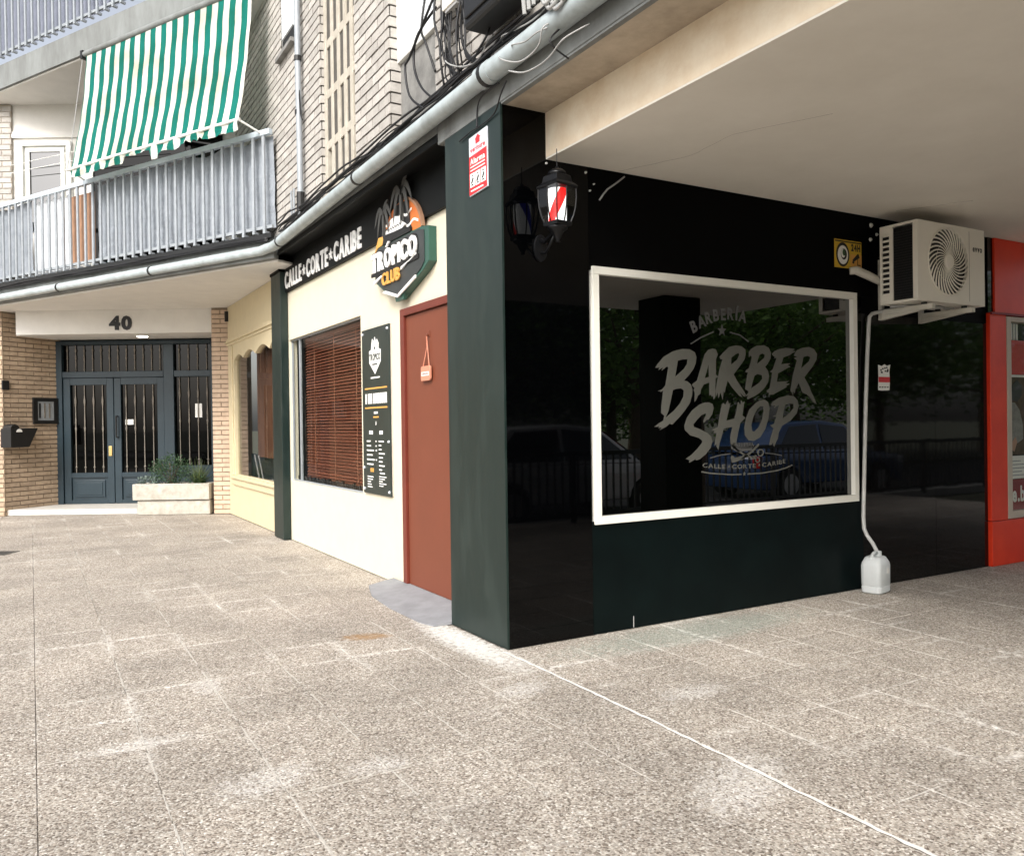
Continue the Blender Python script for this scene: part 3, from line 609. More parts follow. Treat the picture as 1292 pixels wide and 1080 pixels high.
# precast screen of tall slots
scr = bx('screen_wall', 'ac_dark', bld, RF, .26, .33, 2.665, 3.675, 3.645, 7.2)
for k in range(6): bx('mullion', 'screen_block', scr, RF, .075+random.uniform(-.004, .004), .255, 2.668+k*.1925-(.02 if k else 0), 2.668+k*.1925+.055, 3.645, 7.2, bevel=.008)
for r in range(8):
    z = 3.645+r*.50
    for k in range(5): bx('block_rail', 'screen_block', scr, RF, .080, .255, 2.7235+k*.1925, 2.668+(k+1)*.1925-.0205, z, z+(.14 if r == 0 else .085), bevel=.006)
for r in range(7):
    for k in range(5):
        if (r, k) != (0, 4): bx('slot_shade', 'slot_grey', scr, RF, .093+random.uniform(-.006, .006), .254, 2.724+k*.1925, 2.668+(k+1)*.1925-.021, 3.73+r*.50, 4.144+r*.50)  # dark panels standing in for the shade inside the open slots
# balconies: floor slabs that cut off the inner corner of the block
d = Vector((-math.sin(math.radians(28.5)), math.cos(math.radians(28.5)), 0)); inn = Vector((math.cos(math.radians(28.5)), math.sin(math.radians(28.5)), 0))
O = Vector((0, 5.29, 0))
def bal_slab(z0, z1, name):
    a = O+d*.0; b = O+d*10; c = b+inn*7; e = Vector((.02, 14.5, 0)); f = Vector((.02, 5.32, 0))
    return MB().plate([[(p.x, p.y) for p in (a, b, c, e, f)]], z0, z1, axis='xy')
bs = bal_slab(3.36, 3.60, 'balcony_slab').build('balcony_slab', 'slab_concrete', bld)
bx('balcony_soffit', 'white_plaster', bld, BF, -9.9, -.03, .03, 4.5, 3.335, 3.3585)
bx('slab_nosing', 'slab_concrete', bld, BF, -10, -.005, -.05, -.002, 3.36, 3.50, bevel=.006)
bs2 = bal_slab(6.66, 7.02, 'balcony_slab').build('balcony_slab', 'slab_concrete', bld)
bx('balcony_soffit', 'white_plaster', bld, BF, -9.9, .0, .04, 4.5, 6.635, 6.659)
for zz, nm in ((3.60, 0), (7.02, 1)):
    rl = bx('balcony_railing', 'rail_blue', bld, BF, -9.6, -.035, -.075, -.015, zz+1.205, zz+1.27, bevel=.004, label='pale blue grey top rail with flat upright bars')
    bx('bottom_rail', 'galv_bar', rl, BF, -9.6, -.035, -.045, -.012, zz+.12, zz+.155)
    bar = MB(); bar.box(0, .038, 0, .026, 0, 1.14); bar.box(0, .038, .026, .075, 0, .03); me = bar.build('bar', 'galv_bar', bevel=.003); bme = me.data; bpy.data.objects.remove(me)
    x = -.16; k = 0
    while x > -9.5:
        inst('bar', bme, rl, BF @ Matrix.Translation((x, -.074, zz+.063+random.uniform(-.006, .006))) @ Matrix.Rotation(random.uniform(-.006, .006), 4, 'Y')); x -= .178; k += 1
    def sheet(x0, x1, z0, z1, m, amp, lab):
        n, q = 26, 12; vs = []; fs = []
        for i in range(n+1):
            for j in range(q+1):
                u = i/n; v = j/q
                vs.append((x0+(x1-x0)*u, .03+amp*math.sin(u*23+v*5)*math.sin(v*7+u*11)+random.uniform(-amp, amp)*.5, z0+(z1-z0)*v-(.02*math.sin(u*31) if j == q and amp > .005 else 0)))
        for i in range(n):
            for j in range(q): a = i*(q+1)+j; fs.append((a, a+q+1, a+q+2, a+1))
        MB(BF).add(vs, fs).build('privacy_screen', m, rl, label=lab)
    if nm == 0:
        sheet(-3.55, -.06, zz+.14, zz+1.2, 'tarp', .012, 'crumpled grey tarpaulin sheet')
        bx('privacy_board', 'board_brown', rl, BF, -4.16, -3.62, .02, .035, zz+.14, zz+1.12, label='brown board behind the bars')
        sheet(-5.15, -4.2, zz+.10, zz+1.16, 'tarp_white', .006, 'white plastic sheet behind the bars')
        sheet(-9.5, -5.2, zz+.14, zz+1.2, 'tarp', .008, 'grey sheet behind the bars')
    else: sheet(-9.5, -.1, zz+.14, zz+1.2, 'tarp_purple', .006, 'violet grey sheet behind the bars')
# end plate of the railing next to the brick
bx('slab_channel', 'ac_dark', bld, BF, -9.6, -.04, -.06, -.004, 3.605, 3.66)
# first-floor back wall behind the balcony
bw = bx('balcony_back_wall', 'white_plaster', bld, PF, -14, -4.0, 13.35, 13.5, 3.605, 6.64)
bw2 = bx('lintel_strip', 'white_plaster', bld, PF, -8.0, -4.6, 13.31, 13.348, 6.10, 6.20)
win = bx('window', 'white_metal', bld, PF, -7.87, -7.03, 13.28, 13.348, 5.96, 6.03, bevel=.004, label='white framed balcony window')
for a, b in ((-7.87, -7.80), (-7.10, -7.03)): bx('jamb', 'white_metal', win, PF, a, b, 13.281, 13.347, 4.6, 5.959)
for a, b in ((-7.76, -7.70), (-7.20, -7.14)): bx('sash', 'white_metal', win, PF, a, b, 13.30, 13.345, 4.6, 5.90)
bx('sash', 'white_metal', win, PF, -7.76, -7.14, 13.301, 13.344, 5.87, 5.93)
bx('pane', 'pane_dark', win, PF, -7.70, -7.20, 13.325, 13.34, 4.6, 5.87)
bx('reveal', 'white_metal', win, PF, -7.80, -7.10, 13.335, 13.346, 4.6, 5.96)
bd = bx('added_balcony_door', 'white_metal', bld, PF, -6.75, -6.68, 13.29, 13.348, 3.61, 6.2, label='added door with a black pane for the dark interior behind the awning'); bx('frame', 'white_metal', bd, PF, -6.679, -4.6, 13.29, 13.348, 6.14, 6.2); bx('pane', 'pane_black', bd, PF, -6.679, -4.6, 13.32, 13.345, 3.62, 6.139)  # added door: its black pane stands in for the dark interior behind the awning
frb = PF @ Matrix.Translation((0, 13.29, 0))
bp = bx('brick_pier', 'mortar_light', bld, PF, -12, -7.99, 13.30, 13.348, 3.61, 6.63); bricks(bp, frb, -12, -7.985, 3.62, 6.62, 'brick_cream', cap=120)
# ------------------------------------------------------------------ entrance: pier, brick wall, lintel
bx('entrance_lintel', 'white_plaster', bld, PF, -8.06, -4.87, 13.46, 13.66, 2.95, 3.334)
bx('porch_ceiling', 'white_plaster', bld, PF, -8.4, -4.7, 13.661, 14.5, 2.955, 3.0)
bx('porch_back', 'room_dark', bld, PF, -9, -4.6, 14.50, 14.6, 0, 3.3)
pf = PF @ Matrix.Translation((0, 13.36, 0))
pier = bx('brick_pier', 'mortar_tan', bld, PF, -4.838, -4.548, 13.372, 14.45, .0, 3.333); bricks(pier, pf, -4.840, -4.546, .01, 3.33, 'brick_pink', bl=.285, bh=.060, j=.015, cap=300)
sd = PF @ Matrix.Translation((-4.848, 14.45, 0)) @ Matrix.Rotation(-PI/2, 4, 'Z'); bricks(pier, sd, 0, 1.05, .01, 2.94, 'brick_tan', cap=60)
a = Vector((-8.27, 13.42)); b = Vector((-7.86, 14.42)); ang = math.atan2(b.y-a.y, b.x-a.x); LW = (b-a).length
wf = PF @ Matrix.Translation((a.x, a.y, 0)) @ Matrix.Rotation(ang, 4, 'Z')
lw = bx('porch_wall', 'mortar_tan', bld, wf, .012, LW, .012, .4, .0, 3.333); bricks(lw, wf, 0, LW, .01, 3.33, 'brick_tan', bh=.060, cap=300)
ff = PF @ Matrix.Translation((0, 13.41, 0))
fw = bx('street_wall', 'mortar_tan', bld, PF, -14, -8.262, 13.423, 13.7, 0, 3.333); bricks(fw, ff, -14, -8.26, .01, 3.33, 'brick_tan', bh=.060, cap=60)
bx('entrance_step', 'step_stone', bld, PF, -8.3, -6.13, 13.47, 14.49, .004, .10, bevel=.008)
# entrance door
door = thing('entrance_door', 'blue double entrance door with iron bars under the number 40', 'door', PF @ Vector((-6.6, 14.4, .1)), -YAW)
bx('frame', 'door_blue', door, PF, -7.95, -7.80, 14.33, 14.45, .101, 2.93, bevel=.006); bx('frame', 'door_blue', door, PF, -5.22, -5.12, 14.33, 14.45, .101, 2.93, bevel=.006)
bx('frame', 'door_blue', door, PF, -7.799, -5.221, 14.33, 14.45, 2.86, 2.93, bevel=.006)
bx('mullion', 'door_blue', door, PF, -6.04, -5.86, 14.335, 14.445, .101, 2.859, bevel=.008)
bx('transom', 'door_blue', door, PF, -7.799, -6.041, 14.34, 14.44, 2.29, 2.40, bevel=.008); bx('transom', 'door_blue', door, PF, -5.859, -5.221, 14.34, 14.44, 2.29, 2.40, bevel=.008)
barp = [(0, 0), (.008, .0), (.008, .05), (.02, .06), (.008, .075), (.008, .46), (.012, .48), (.017, .50), (.010, .53), (.012, .60), (.008, .66), (.008, .75), (.016, .80), (.016, .83), (.008, .88), (.008, 1)]
def barmesh(h):
    mb = MB(); mb.lathe([(r, z*h) for r, z in barp], n=6); o = mb.build('bar', 'bar_iron'); me = o.data; bpy.data.objects.remove(o); return me
BM = {}
def bars(parent, xs, z0, z1, y=14.385):
    h = round(z1-z0, 2)
    if h not in BM: BM[h] = barmesh(h)
    for x in xs:
        inst('bar', BM[h], parent, PF @ Matrix.Translation((x, y, z0)))
for x0, x1, hs in ((-7.795, -6.925, 1), (-6.915, -6.045, -1)):
    lf = thing_leaf = bx('door_leaf', 'door_blue', door, PF, x0, x0+.12, 14.36, 14.42, .105, 2.285, bevel=.006)
    bx('stile', 'door_blue', lf, PF, x1-.12, x1, 14.36, 14.42, .105, 2.285, bevel=.006)
    bx('rail', 'door_blue', lf, PF, x0+.121, x1-.121, 14.362, 14.42, 2.17, 2.285); bx('rail', 'door_blue', lf, PF, x0+.121, x1-.121, 14.362, 14.42, .105, .17); bx('rail', 'door_blue', lf, PF, x0+.121, x1-.121, 14.362, 14.42, .56, .64)
    bx('panel', 'door_blue', lf, PF, x0+.121, x1-.121, 14.39, 14.41, .17, .56)
    bx('panel_moulding', 'door_blue', lf, PF, x0+.17, x1-.17, 14.372, 14.389, .215, .515, bevel=.014)
    bx('panel_moulding', 'door_blue', lf, PF, x0+.215, x1-.215, 14.362, 14.3715, .255, .475, bevel=.006)
    bx('pane', 'pane_black', lf, PF, x0+.121, x1-.121, 14.405, 14.412, .64, 2.17)
    bars(lf, [x0+.121+(x1-x0-.242)*(k+.5)/4 for k in range(4)], .645, 2.165)
    if hs > 0:
        bx('lock_plate', 'brass', lf, PF, x1-.09, x1-.03, 14.345, 14.358, .93, 1.10, bevel=.004)
    else:
        mb = MB(PF); mb.tube([(x0+.06, 14.358, 1.25), (x0+.06, 14.30, 1.25), (x0+.06, 14.30, 1.62), (x0+.06, 14.358, 1.62)], .014); mb.build('pull_handle', 'ac_dark', lf)
        bx('notice', 'white_print', lf, PF, -6.74, -6.60, 14.398, 14.403, 1.47, 1.56, label='small white notice on the glass')
def light_pane(x0, x1, z0, z1, n):
    bx('pane', 'pane_black', door, PF, x0, x1, 14.405, 14.412, z0, z1); bars(door, [x0+(x1-x0)*(k+.5)/n for k in range(n)], z0+.004, z1-.004)
light_pane(-7.80, -6.04, 2.40, 2.86, 12); light_pane(-5.86, -5.22, 2.40, 2.86, 4); light_pane(-5.86, -5.22, .75, 2.29, 4)
bx('bottom_panel', 'door_blue', door, PF, -5.86, -5.22, 14.38, 14.42, .105, .745)
bx('notice', 'white_print', door, PF, -5.52, -5.40, 14.398, 14.403, 1.58, 1.82, label='white notice inside the side light')
# number 40
num = thing('house_number', 'black house number 40 on the white lintel above the entrance', 'house number', PF @ Vector((-6.36, 13.45, 3.11)), -YAW)
for ch, x0, x1 in (('4', -6.535, -6.375), ('0', -6.335, -6.185)):
    mb = MB(PF); text(mb, ch, x0, x1+.02, 3.02, 3.235, 13.44, 13.459, bold=.045); mb.build('numeral', 'text_dark', num)
lamp = thing('ceiling_lamp', 'small round lit lamp in the ceiling of the entrance porch', 'lamp', PF @ Vector((-6.12, 13.98, 2.954)), -YAW)
MB(PF).lathe([(.10, 2.935), (.105, 2.954)], n=20, c=(-6.15, 13.80)).build('ring', 'white_metal', lamp)
MB(PF).lathe([(.082, 2.925), (.085, 2.934)], n=20, c=(-6.15, 13.80)).build('diffuser', 'lamp_glow', lamp)
# intercom, mailbox, plaque on the porch brick wall
ic = thing('intercom_panel', 'dark framed intercom panel on the tan brick wall beside the entrance door', 'intercom', wf @ Vector((.76, 0, 1.72)), -YAW+ang)
bx('frame', 'ac_dark', ic, wf, .52, .99, -.035, -.003, 1.50, 1.56, bevel=.004); bx('frame', 'ac_dark', ic, wf, .52, .99, -.035, -.003, 1.885, 1.945, bevel=.004)
bx('frame', 'ac_dark', ic, wf, .52, .60, -.035, -.003, 1.561, 1.884); bx('frame', 'ac_dark', ic, wf, .91, .99, -.035, -.003, 1.561, 1.884)
bx('panel', 'galv_bar', ic, wf, .60, .91, -.022, -.003, 1.561, 1.884)
for k in range(3): bx('button_column', 'ac_dark' if k == 0 else 'bar_iron', ic, wf, .63+k*.09, .66+k*.09, -.027, -.0225, 1.60, 1.85)
mbx = thing('mailbox', 'black wedge shaped mailbox with a white disc on the brick wall left of the entrance', 'mailbox', wf @ Vector((.15, 0, 1.3)), -YAW+ang)
MB(wf).plate([[(-.05, 1.12), (.28, 1.12), (.44, 1.43), (-.05, 1.43)]], -.24, -.003).build('body', 'ac_dark', mbx, bevel=.008)
MB(wf).plate([[(-.03, 1.431), (.14, 1.431), (.12, 1.475), (.06, 1.50), (.0, 1.475)]], -.20, -.02).build('lid', 'ac_dark', mbx, bevel=.006)
MB(wf).plate([[(.10+.05*math.cos(t), 1.37+.05*math.sin(t)) for t in [PI*k/8 for k in range(9)]]], -.246, -.241).build('emblem', 'white_print', mbx)
tag(rebase(bx('wall_plaque', 'ac_dark', None, wf, -.02, .10, -.03, -.003, 2.06, 2.21, bevel=.004), wf @ Vector((.04, 0, 2.1))), 'small dark plaque high on the tan brick wall at the left edge of the photo', 'plaque')
# planter
PFp = PF @ Matrix.Translation((0, .21, 0))
pl = thing('stone_planter', 'weathered pale stone planter box between entrance door and brick pier', 'planter', PFp @ Vector((-5.4, 13.6, 0)), -YAW)
bx('base', 'stone', pl, PFp, -6.06, -4.89, 13.10, 13.462, .004, .235, bevel=.012)
for q in ((-6.12, -4.885, 13.06, 13.12), (-6.12, -4.885, 13.41, 13.465)): bx('side_slab', 'stone', pl, PFp, q[0], q[1], q[2], q[3], .245, .505, bevel=.01)
bx('side_slab', 'stone', pl, PFp, -6.12, -6.06, 13.121, 13.409, .245, .505, bevel=.006); bx('side_slab', 'stone', pl, PFp, -4.945, -4.885, 13.121, 13.409, .245, .505, bevel=.006)
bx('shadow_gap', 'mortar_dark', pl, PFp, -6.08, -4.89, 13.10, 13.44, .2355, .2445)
bx('soil', 'soil', pl, PFp, -6.058, -4.947, 13.122, 13.408, .30, .47)
def leaves(n, c, r, size, elong=2.2, upw=.3):
    mb = MB(PFp)
    for _ in range(n):
        while True:
            q = Vector((random.uniform(-1, 1), random.uniform(-1, 1), random.uniform(-1, 1)))
            if .25 < q.length < 1: break
        q = Vector((q.x*r[0], q.y*r[1], q.z*r[2]))*(random.uniform(.75, 1.1)); p = Vector(c)+q
        dv = (q.normalized()+Vector((random.uniform(-.7, .7), random.uniform(-.7, .7), random.uniform(-.4, .9)+upw))).normalized(); s = dv.orthogonal().normalized(); s = Matrix.Rotation(random.uniform(0, 6.28), 3, dv) @ s
        L = size*random.uniform(.6, 1.3)*elong; W = size*random.uniform(.4, .6)
        mb.add([p, p+dv*L*.5+s*W, p+dv*L, p+dv*L*.5-s*W], [(0, 1, 2, 3)])
    return mb
sh = thing('leafy_shrub', 'dense round dark green shrub growing in the stone planter', 'shrub', PFp @ Vector((-5.55, 13.26, .47)), -YAW)
leaves(1700, (-5.57, 13.26, .70), (.36, .18, .27), .017).build('foliage', 'leaf_bush', sh)
mb = MB(PFp)
for k in range(9): mb.tube([(-5.57, 13.26, .46), (-5.57+random.uniform(-.2, .2), 13.26+random.uniform(-.1, .1), .75+random.uniform(-.05, .12))], .006, 5)
mb.build('stems', 'bark', sh)
sp = thing('spiky_plant', 'spiky plant with long narrow leaves at the brick pier end of the planter', 'plant', PFp @ Vector((-5.12, 13.26, .47)), -YAW)
mb = MB(PFp)
for k in range(130):
    az = random.uniform(0, 6.28); el = random.uniform(.35, 1.35); L = random.uniform(.28, .58); W = .0075
    c0 = Vector((-5.13+random.uniform(-.05, .05), 13.26+random.uniform(-.04, .04), .47)); prev = None; dv = Vector((math.cos(az)*math.cos(el), .5*math.sin(az)*math.cos(el), math.sin(el))); s = Vector((-math.sin(az), math.cos(az), 0)); vs = []; fs = []
    for i in range(5):
        t = i/4; p = c0+dv*L*t-Vector((0, 0, .16*t*t*L)); ww = W*(1-t*.9); vs += [p+s*ww, p-s*ww]
        if i: fs.append((2*i-2, 2*i, 2*i+1, 2*i-1))
    mb.add(vs, fs)
mb.build('blades', 'leaf_blade', sp); leaves(160, (-5.13, 13.26, .56), (.16, .14, .10), .02).build('basal_leaves', 'leaf_bush', sp)
gp = thing('grey_succulent', 'low grey green succulents spilling at the left end of the planter', 'plant', PFp @ Vector((-5.95, 13.26, .47)), -YAW)
leaves(300, (-5.93, 13.24, .54), (.19, .13, .085), .024, 1.6).build('leaves', 'leaf_grey', gp); MB(PFp).tube([(-5.95, 13.25, .45), (-5.9, 13.25, .54)], .01, 5).build('stem', 'bark', gp)
# ------------------------------------------------------------------ barber shop
shop = thing('barber_shop', 'black and green corner barber shop with cream left wall and glossy black right wall', 'shop', (0, 0, 0))
# corner pilaster and the black right-hand wall
bx('corner_core', 'black_matte', shop, RF, .03, .60, .03, .78, 0, 3.36)
pil = bx('pilaster', 'green_panel', shop, RF, 0, .026, .002, .78, .004, 3.374, bevel=.002)
bx('corner_trim', 'green_panel', pil, RF, .0, .014, -.004, .0015, .004, 3.36)
bx('pilaster_return', 'green_panel', pil, RF, .0265, .30, .755, .778, .004, 3.45)
bx('gloss_panel', 'black_gloss', shop, RF, .0145, .652, -.002, .028, .004, 3.363)
bx('wall_core', 'black_matte', shop, RF, .655, 5.19, .05, .25, 0, 3.07)
rw = bx('upper_wall_panel', 'black_matte', shop, RF, .655, 3.52, .001, .049, 2.40, 3.069)
bx('lower_wall_panel', 'dark_panel', shop, RF, .656, 3.39, 0, .049, .004, .745, bevel=.002)
bx('end_wall_panel', 'black_gloss', shop, RF, 3.30, 3.392, .002, .049, .746, 2.399)
bx('side_panel', 'black_gloss_worn', shop, RF, 3.396, 4.386, .004, .049, .004, 2.262); bx('side_panel', 'black_gloss_worn', shop, RF, 4.389, 5.186, .004, .049, .004, 2.262)
bx('upper_wall_panel', 'black_matte', shop, RF, 3.523, 5.186, .003, .049, 2.266, 3.069)
bx('upper_filler', 'black_matte', shop, RF, 3.394, 3.5225, .004, .049, 2.2625, 2.399)
bw_ = bx('shop_window', 'window_frame_white', shop, RF, .672, 3.322, -.018, .03, 2.372, 2.424, bevel=.003, label='white frame of the barber shop window')
bx('frame', 'window_frame_white', bw_, RF, .672, 3.322, -.018, .03, .725, .777, bevel=.003)
bx('frame', 'window_frame_white', bw_, RF, .672, .724, -.018, .03, .7775, 2.3715, bevel=.003); bx('frame', 'window_frame_white', bw_, RF, 3.270, 3.322, -.018, .03, .7775, 2.3715, bevel=.003)
bx('pane', 'pane_dark', bw_, RF, .724, 3.27, .0195, .028, .777, 2.372)
# wiring bits left on the black wall
for (x, z, r) in ((.331, 3.045, .008), (.636, 3.03, .009), (.702, 2.963, .006), (.669, 2.916, .007), (3.53, 3.0, .02), (3.60, 2.93, .014), (3.52, 2.88, .017)):
    MB(Matrix.Translation((x, 0, z)) @ Matrix.Rotation(PI/2, 4, 'X')).lathe([(r*.7, .012), (r, 0)], n=10).build('wall_plug', 'white_metal', shop)
mb = MB(); mb.tube([(.743, -.006, 2.862), (.765, -.02, 2.90), (.80, -.02, 2.938), (.87, -.015, 2.985), (.951, -.01, 3.044)], .006, 6); mb.build('wire_stub', 'cable_grey', shop, smooth=True)
mb = MB(); mb.tube([(.985, -.003, .01), (.985, -.004, .085)], .003, 6); mb.build('wire_stub', 'cable_grey', shop)
# left facade: white wall, fascia, post
WX = .25
mb = MB(LF)
mb.box(-5.775, -3.215, WX, WX+.10, .004, .735); mb.box(-5.775, -3.215, WX, WX+.10, 2.462, 3.05)
mb.box(-3.215, -2.17, WX, WX+.10, .004, 3.05); mb.box(-6.2, -5.775, WX, WX+.10, .004, 3.05); mb.box(-2.17, -.77, WX, WX+.10, 2.385, 3.05)
fwall = mb.build('front_wall', 'white_wall', shop)
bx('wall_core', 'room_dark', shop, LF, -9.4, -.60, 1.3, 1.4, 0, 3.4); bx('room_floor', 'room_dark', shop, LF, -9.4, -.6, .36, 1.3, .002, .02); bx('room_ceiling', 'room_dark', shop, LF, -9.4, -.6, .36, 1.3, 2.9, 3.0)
bx('fascia', 'black_fascia', shop, LF, -6.22, -.775, .215, .245, 3.05, 3.459, bevel=.003)
bx('fascia_soffit', 'black_fascia', shop, LF, -6.24, -.905, .004, .214, 3.44, 3.4585)
bx('fascia_lip', 'black_fascia', shop, LF, -6.24, -.905, -.002, .02, 3.40, 3.4395)
post = bx('end_post', 'green_panel', shop, LF, -6.22, -5.78, .15, .24, .004, 3.30, bevel=.004)
bx('post_bracket', 'black_matte', shop, LF, -6.23, -5.79, .14, .2145, 3.301, 3.439)
# window with the brown blind
lwn = bx('blind_window', 'galv_bar', shop, LF, -5.773, -3.217, WX+.03, WX+.055, .737, .752)
bx('frame', 'galv_bar', lwn, LF, -5.773, -3.217, WX+.03, WX+.055, 2.446, 2.460)
bx('frame', 'galv_bar', lwn, LF, -5.773, -5.757, WX+.03, WX+.055, .7525, 2.4455); bx('frame', 'galv_bar', lwn, LF, -3.233, -3.217, WX+.03, WX+.055, .7525, 2.4455)
bx('mullion', 'galv_bar', lwn, LF, -5.47, -5.44, WX+.035, WX+.06, .7525, 2.4455)
bx('pane', 'glass_clear', lwn, LF, -5.757, -3.233, WX+.042, WX+.046, .7525, 2.4455)
bl = bx('blind', 'slat_wood', lwn, LF, -5.42, -3.24, WX+.10, WX+.14, 2.40, 2.445, label='brown slatted venetian blind')
z = .815
while z < 2.40:
    T = LF @ Matrix.Translation((-5.42, WX+.10+random.uniform(-.001, .001), z+random.uniform(-.001, .001))) @ Matrix.Rotation(math.radians(50+random.uniform(-2, 2)), 4, 'X') @ Matrix.Diagonal((2.18, .036, .003, 1))
    inst('slat', unit('slat_wood', 'slat'), bl, T); z += .034
for s in (-5.05, -4.33, -3.62): bx('ladder_cord', 'cord', bl, LF, s, s+.008, WX+.092, WX+.095, .81, 2.40)
bx('bottom_rail', 'slat_wood', bl, LF, -5.42, -3.24, WX+.10, WX+.135, .785, .805)
mb = MB(LF)
for k in range(40): s = -5.7+k*.062; h = random.uniform(.02, .055); mb.box(s, s+random.uniform(.03, .06), WX+.07, WX+.09, .753, .753+h)
mb.build('crumpled_strip', 'ac_dark', lwn)
# door
dr = bx('door', 'terracotta', shop, LF, -2.085, -.86, WX-.005, WX+.04, .05, 2.315, bevel=.003, label='terracotta red shop door')
bx('frame', 'terracotta_dark', dr, LF, -2.168, -2.090, WX-.03, WX+.05, .05, 2.383, bevel=.004)
bx('frame', 'terracotta_dark', dr, LF, -2.0895, -.80, WX-.03, WX+.05, 2.320, 2.383, bevel=.004)
bx('threshold', 'mat_grey', dr, LF, -2.168, -.79, WX-.02, WX+.06, .004, .048)
MB(LF).tube([(-1.62, WX-.006, 2.115), (-1.62, WX-.026, 2.11), (-1.62, WX-.03, 2.125)], .008, 8).build('hook', 'terracotta', dr, smooth=True)
bx('hook_plate', 'terracotta', dr, LF, -1.638, -1.602, WX-.011, WX-.0055, 2.10, 2.15, bevel=.002)

# grey ramp mat in front of the door
def heel(x, y): return .045*max(0, min(1, (x+.19)/.42))+.004
outl = [(.235, 2.43), (.235, .79), (.03, .785), (-.13, .79), (-.17, .95), (-.175, 1.5), (-.13, 2.0), (-.02, 2.36)]
vs = [(x, y, heel(x, y)) for x, y in outl]+[(x, y, .001) for x, y in outl]; n = len(outl)
ramp = MB().add(vs, [tuple(range(n)), tuple(range(2*n-1, n-1, -1))]+[(i, (i+1) % n, (i+1) % n+n, i+n) for i in range(n)]).build('door_ramp', 'mat_grey')
tag(rebase(ramp, (.03, 1.6, 0)), 'thin grey cement ramp sloping up to the terracotta door', 'ramp')

# ------------------------------------------------------------------ lettering on the fascia
fs = thing('fascia_lettering', 'raised white CALLE CORTE CARIBE letters with stars on the black fascia', 'shop sign', (.215, 4.4, 3.2), -PI/2)
lay, k = line_layout('CALLE * CORTE * CARIBE', -5.76, -3.05, gap=.14, space=.10, bold=.03)
for ch, x in lay:
    if ch == '*':
        MB(LF).plate([[(x+.25*k+p[0]*k*.9, 3.185+p[1]*.19) for p in star2(.34)]], .204, .214).build('star', 'letter_white', fs)
    else:
        mb = MB(LF); put_glyph(mb, ch, lambda a, b, x=x: (x+a*k, 3.09+b*.19/.70), .204, .2145, .03); mb.build('letter', 'letter_white', fs)

# ------------------------------------------------------------------ tropical club sign
ts = thing('club_sign', 'layered TROPICO CLUB sign with palms, hat and orange sun on the shop fascia', 'shop sign', (.2, 1.85, 2.8), -PI/2)
LFS = LF @ Matrix.Translation((-1.457, .15, 2.502)) @ Matrix.Diagonal((1.05, .313, 1.054, 1)) @ Matrix.Translation((1.195, 0, -2.453))
SY = .05                                            # front of the board
shield = [(-2.30, 2.62), (-2.30, 2.86), (-2.22, 2.905), (-1.34, 2.90), (-1.20, 2.88), (-1.20, 2.62), (-1.30, 2.57), (-1.72, 2.43), (-1.78, 2.42), (-2.10, 2.52)]
MB(LFS).plate([shield], .09, .316).build('board', 'sign_green', ts, bevel=.004)
inner = [(-2.285, 2.635), (-2.285, 2.85), (-2.215, 2.892), (-1.36, 2.885), (-1.27, 2.86), (-1.27, 2.63), (-1.33, 2.585), (-1.72, 2.445), (-1.78, 2.437), (-2.09, 2.535)]
MB(LFS).plate([inner], SY+.02, .0895).build('front_panel', 'sign_dark', ts)
def club_text(x0, x1, z0, z1, y0, y1, bold, gap, m, nm):
    mb = MB(LFS); text(mb, 'TROPICO', x0, x1, z0, z1, y0, y1, bold=bold, gap=gap); lay, k = line_layout('TROPICO', x0, x1, gap, .3, bold)
    xo = lay[2][1]+.36*k; mb.plate([[(xo-.03, z1+.012), (xo+.03, z1+.05), (xo+.055, z1+.04), (xo+.0, z1+.010)]], y0, y1); mb.build(nm, m, ts)
club_text(-2.33, -1.38, 2.705, 2.855, .004, .05, .045, .10, 'letter_white', 'lettering')
club_text(-2.335, -1.365, 2.692, 2.862, .0505, .0695, .075, .04, 'letter_side', 'lettering_backing')
MB(LFS).plate([[(-2.36, 2.70), (-1.36, 2.70), (-1.36, 2.665), (-2.0, 2.655), (-2.36, 2.67)]], .04, .0695).build('letter_base', 'letter_side', ts)
mb = MB(LFS); text(mb, 'CLUB', -2.10, -1.72, 2.565, 2.665, .01, .05, bold=.03, gap=.10); mb.build('lettering', 'gold', ts)
# ribbon: white edged dark chevrons
for q in ([(-2.30, 2.625), (-2.12, 2.655), (-2.11, 2.64), (-2.29, 2.60)], [(-1.70, 2.655), (-1.40, 2.70), (-1.40, 2.715), (-1.70, 2.63)], [(-2.10, 2.505), (-1.78, 2.425), (-1.79, 2.45), (-2.04, 2.515)], [(-1.77, 2.425), (-1.42, 2.525), (-1.42, 2.548), (-1.76, 2.452)]):
    MB(LFS).plate([q], .03, .0695).build('ribbon_edge', 'letter_white', ts)
MB(LFS).plate([[(-1.86, 2.40), (-1.70, 2.40), (-1.68, 2.445), (-1.78, 2.425), (-1.88, 2.45)]], .10, .205).build('base_block', 'sign_green', ts, bevel=.004)
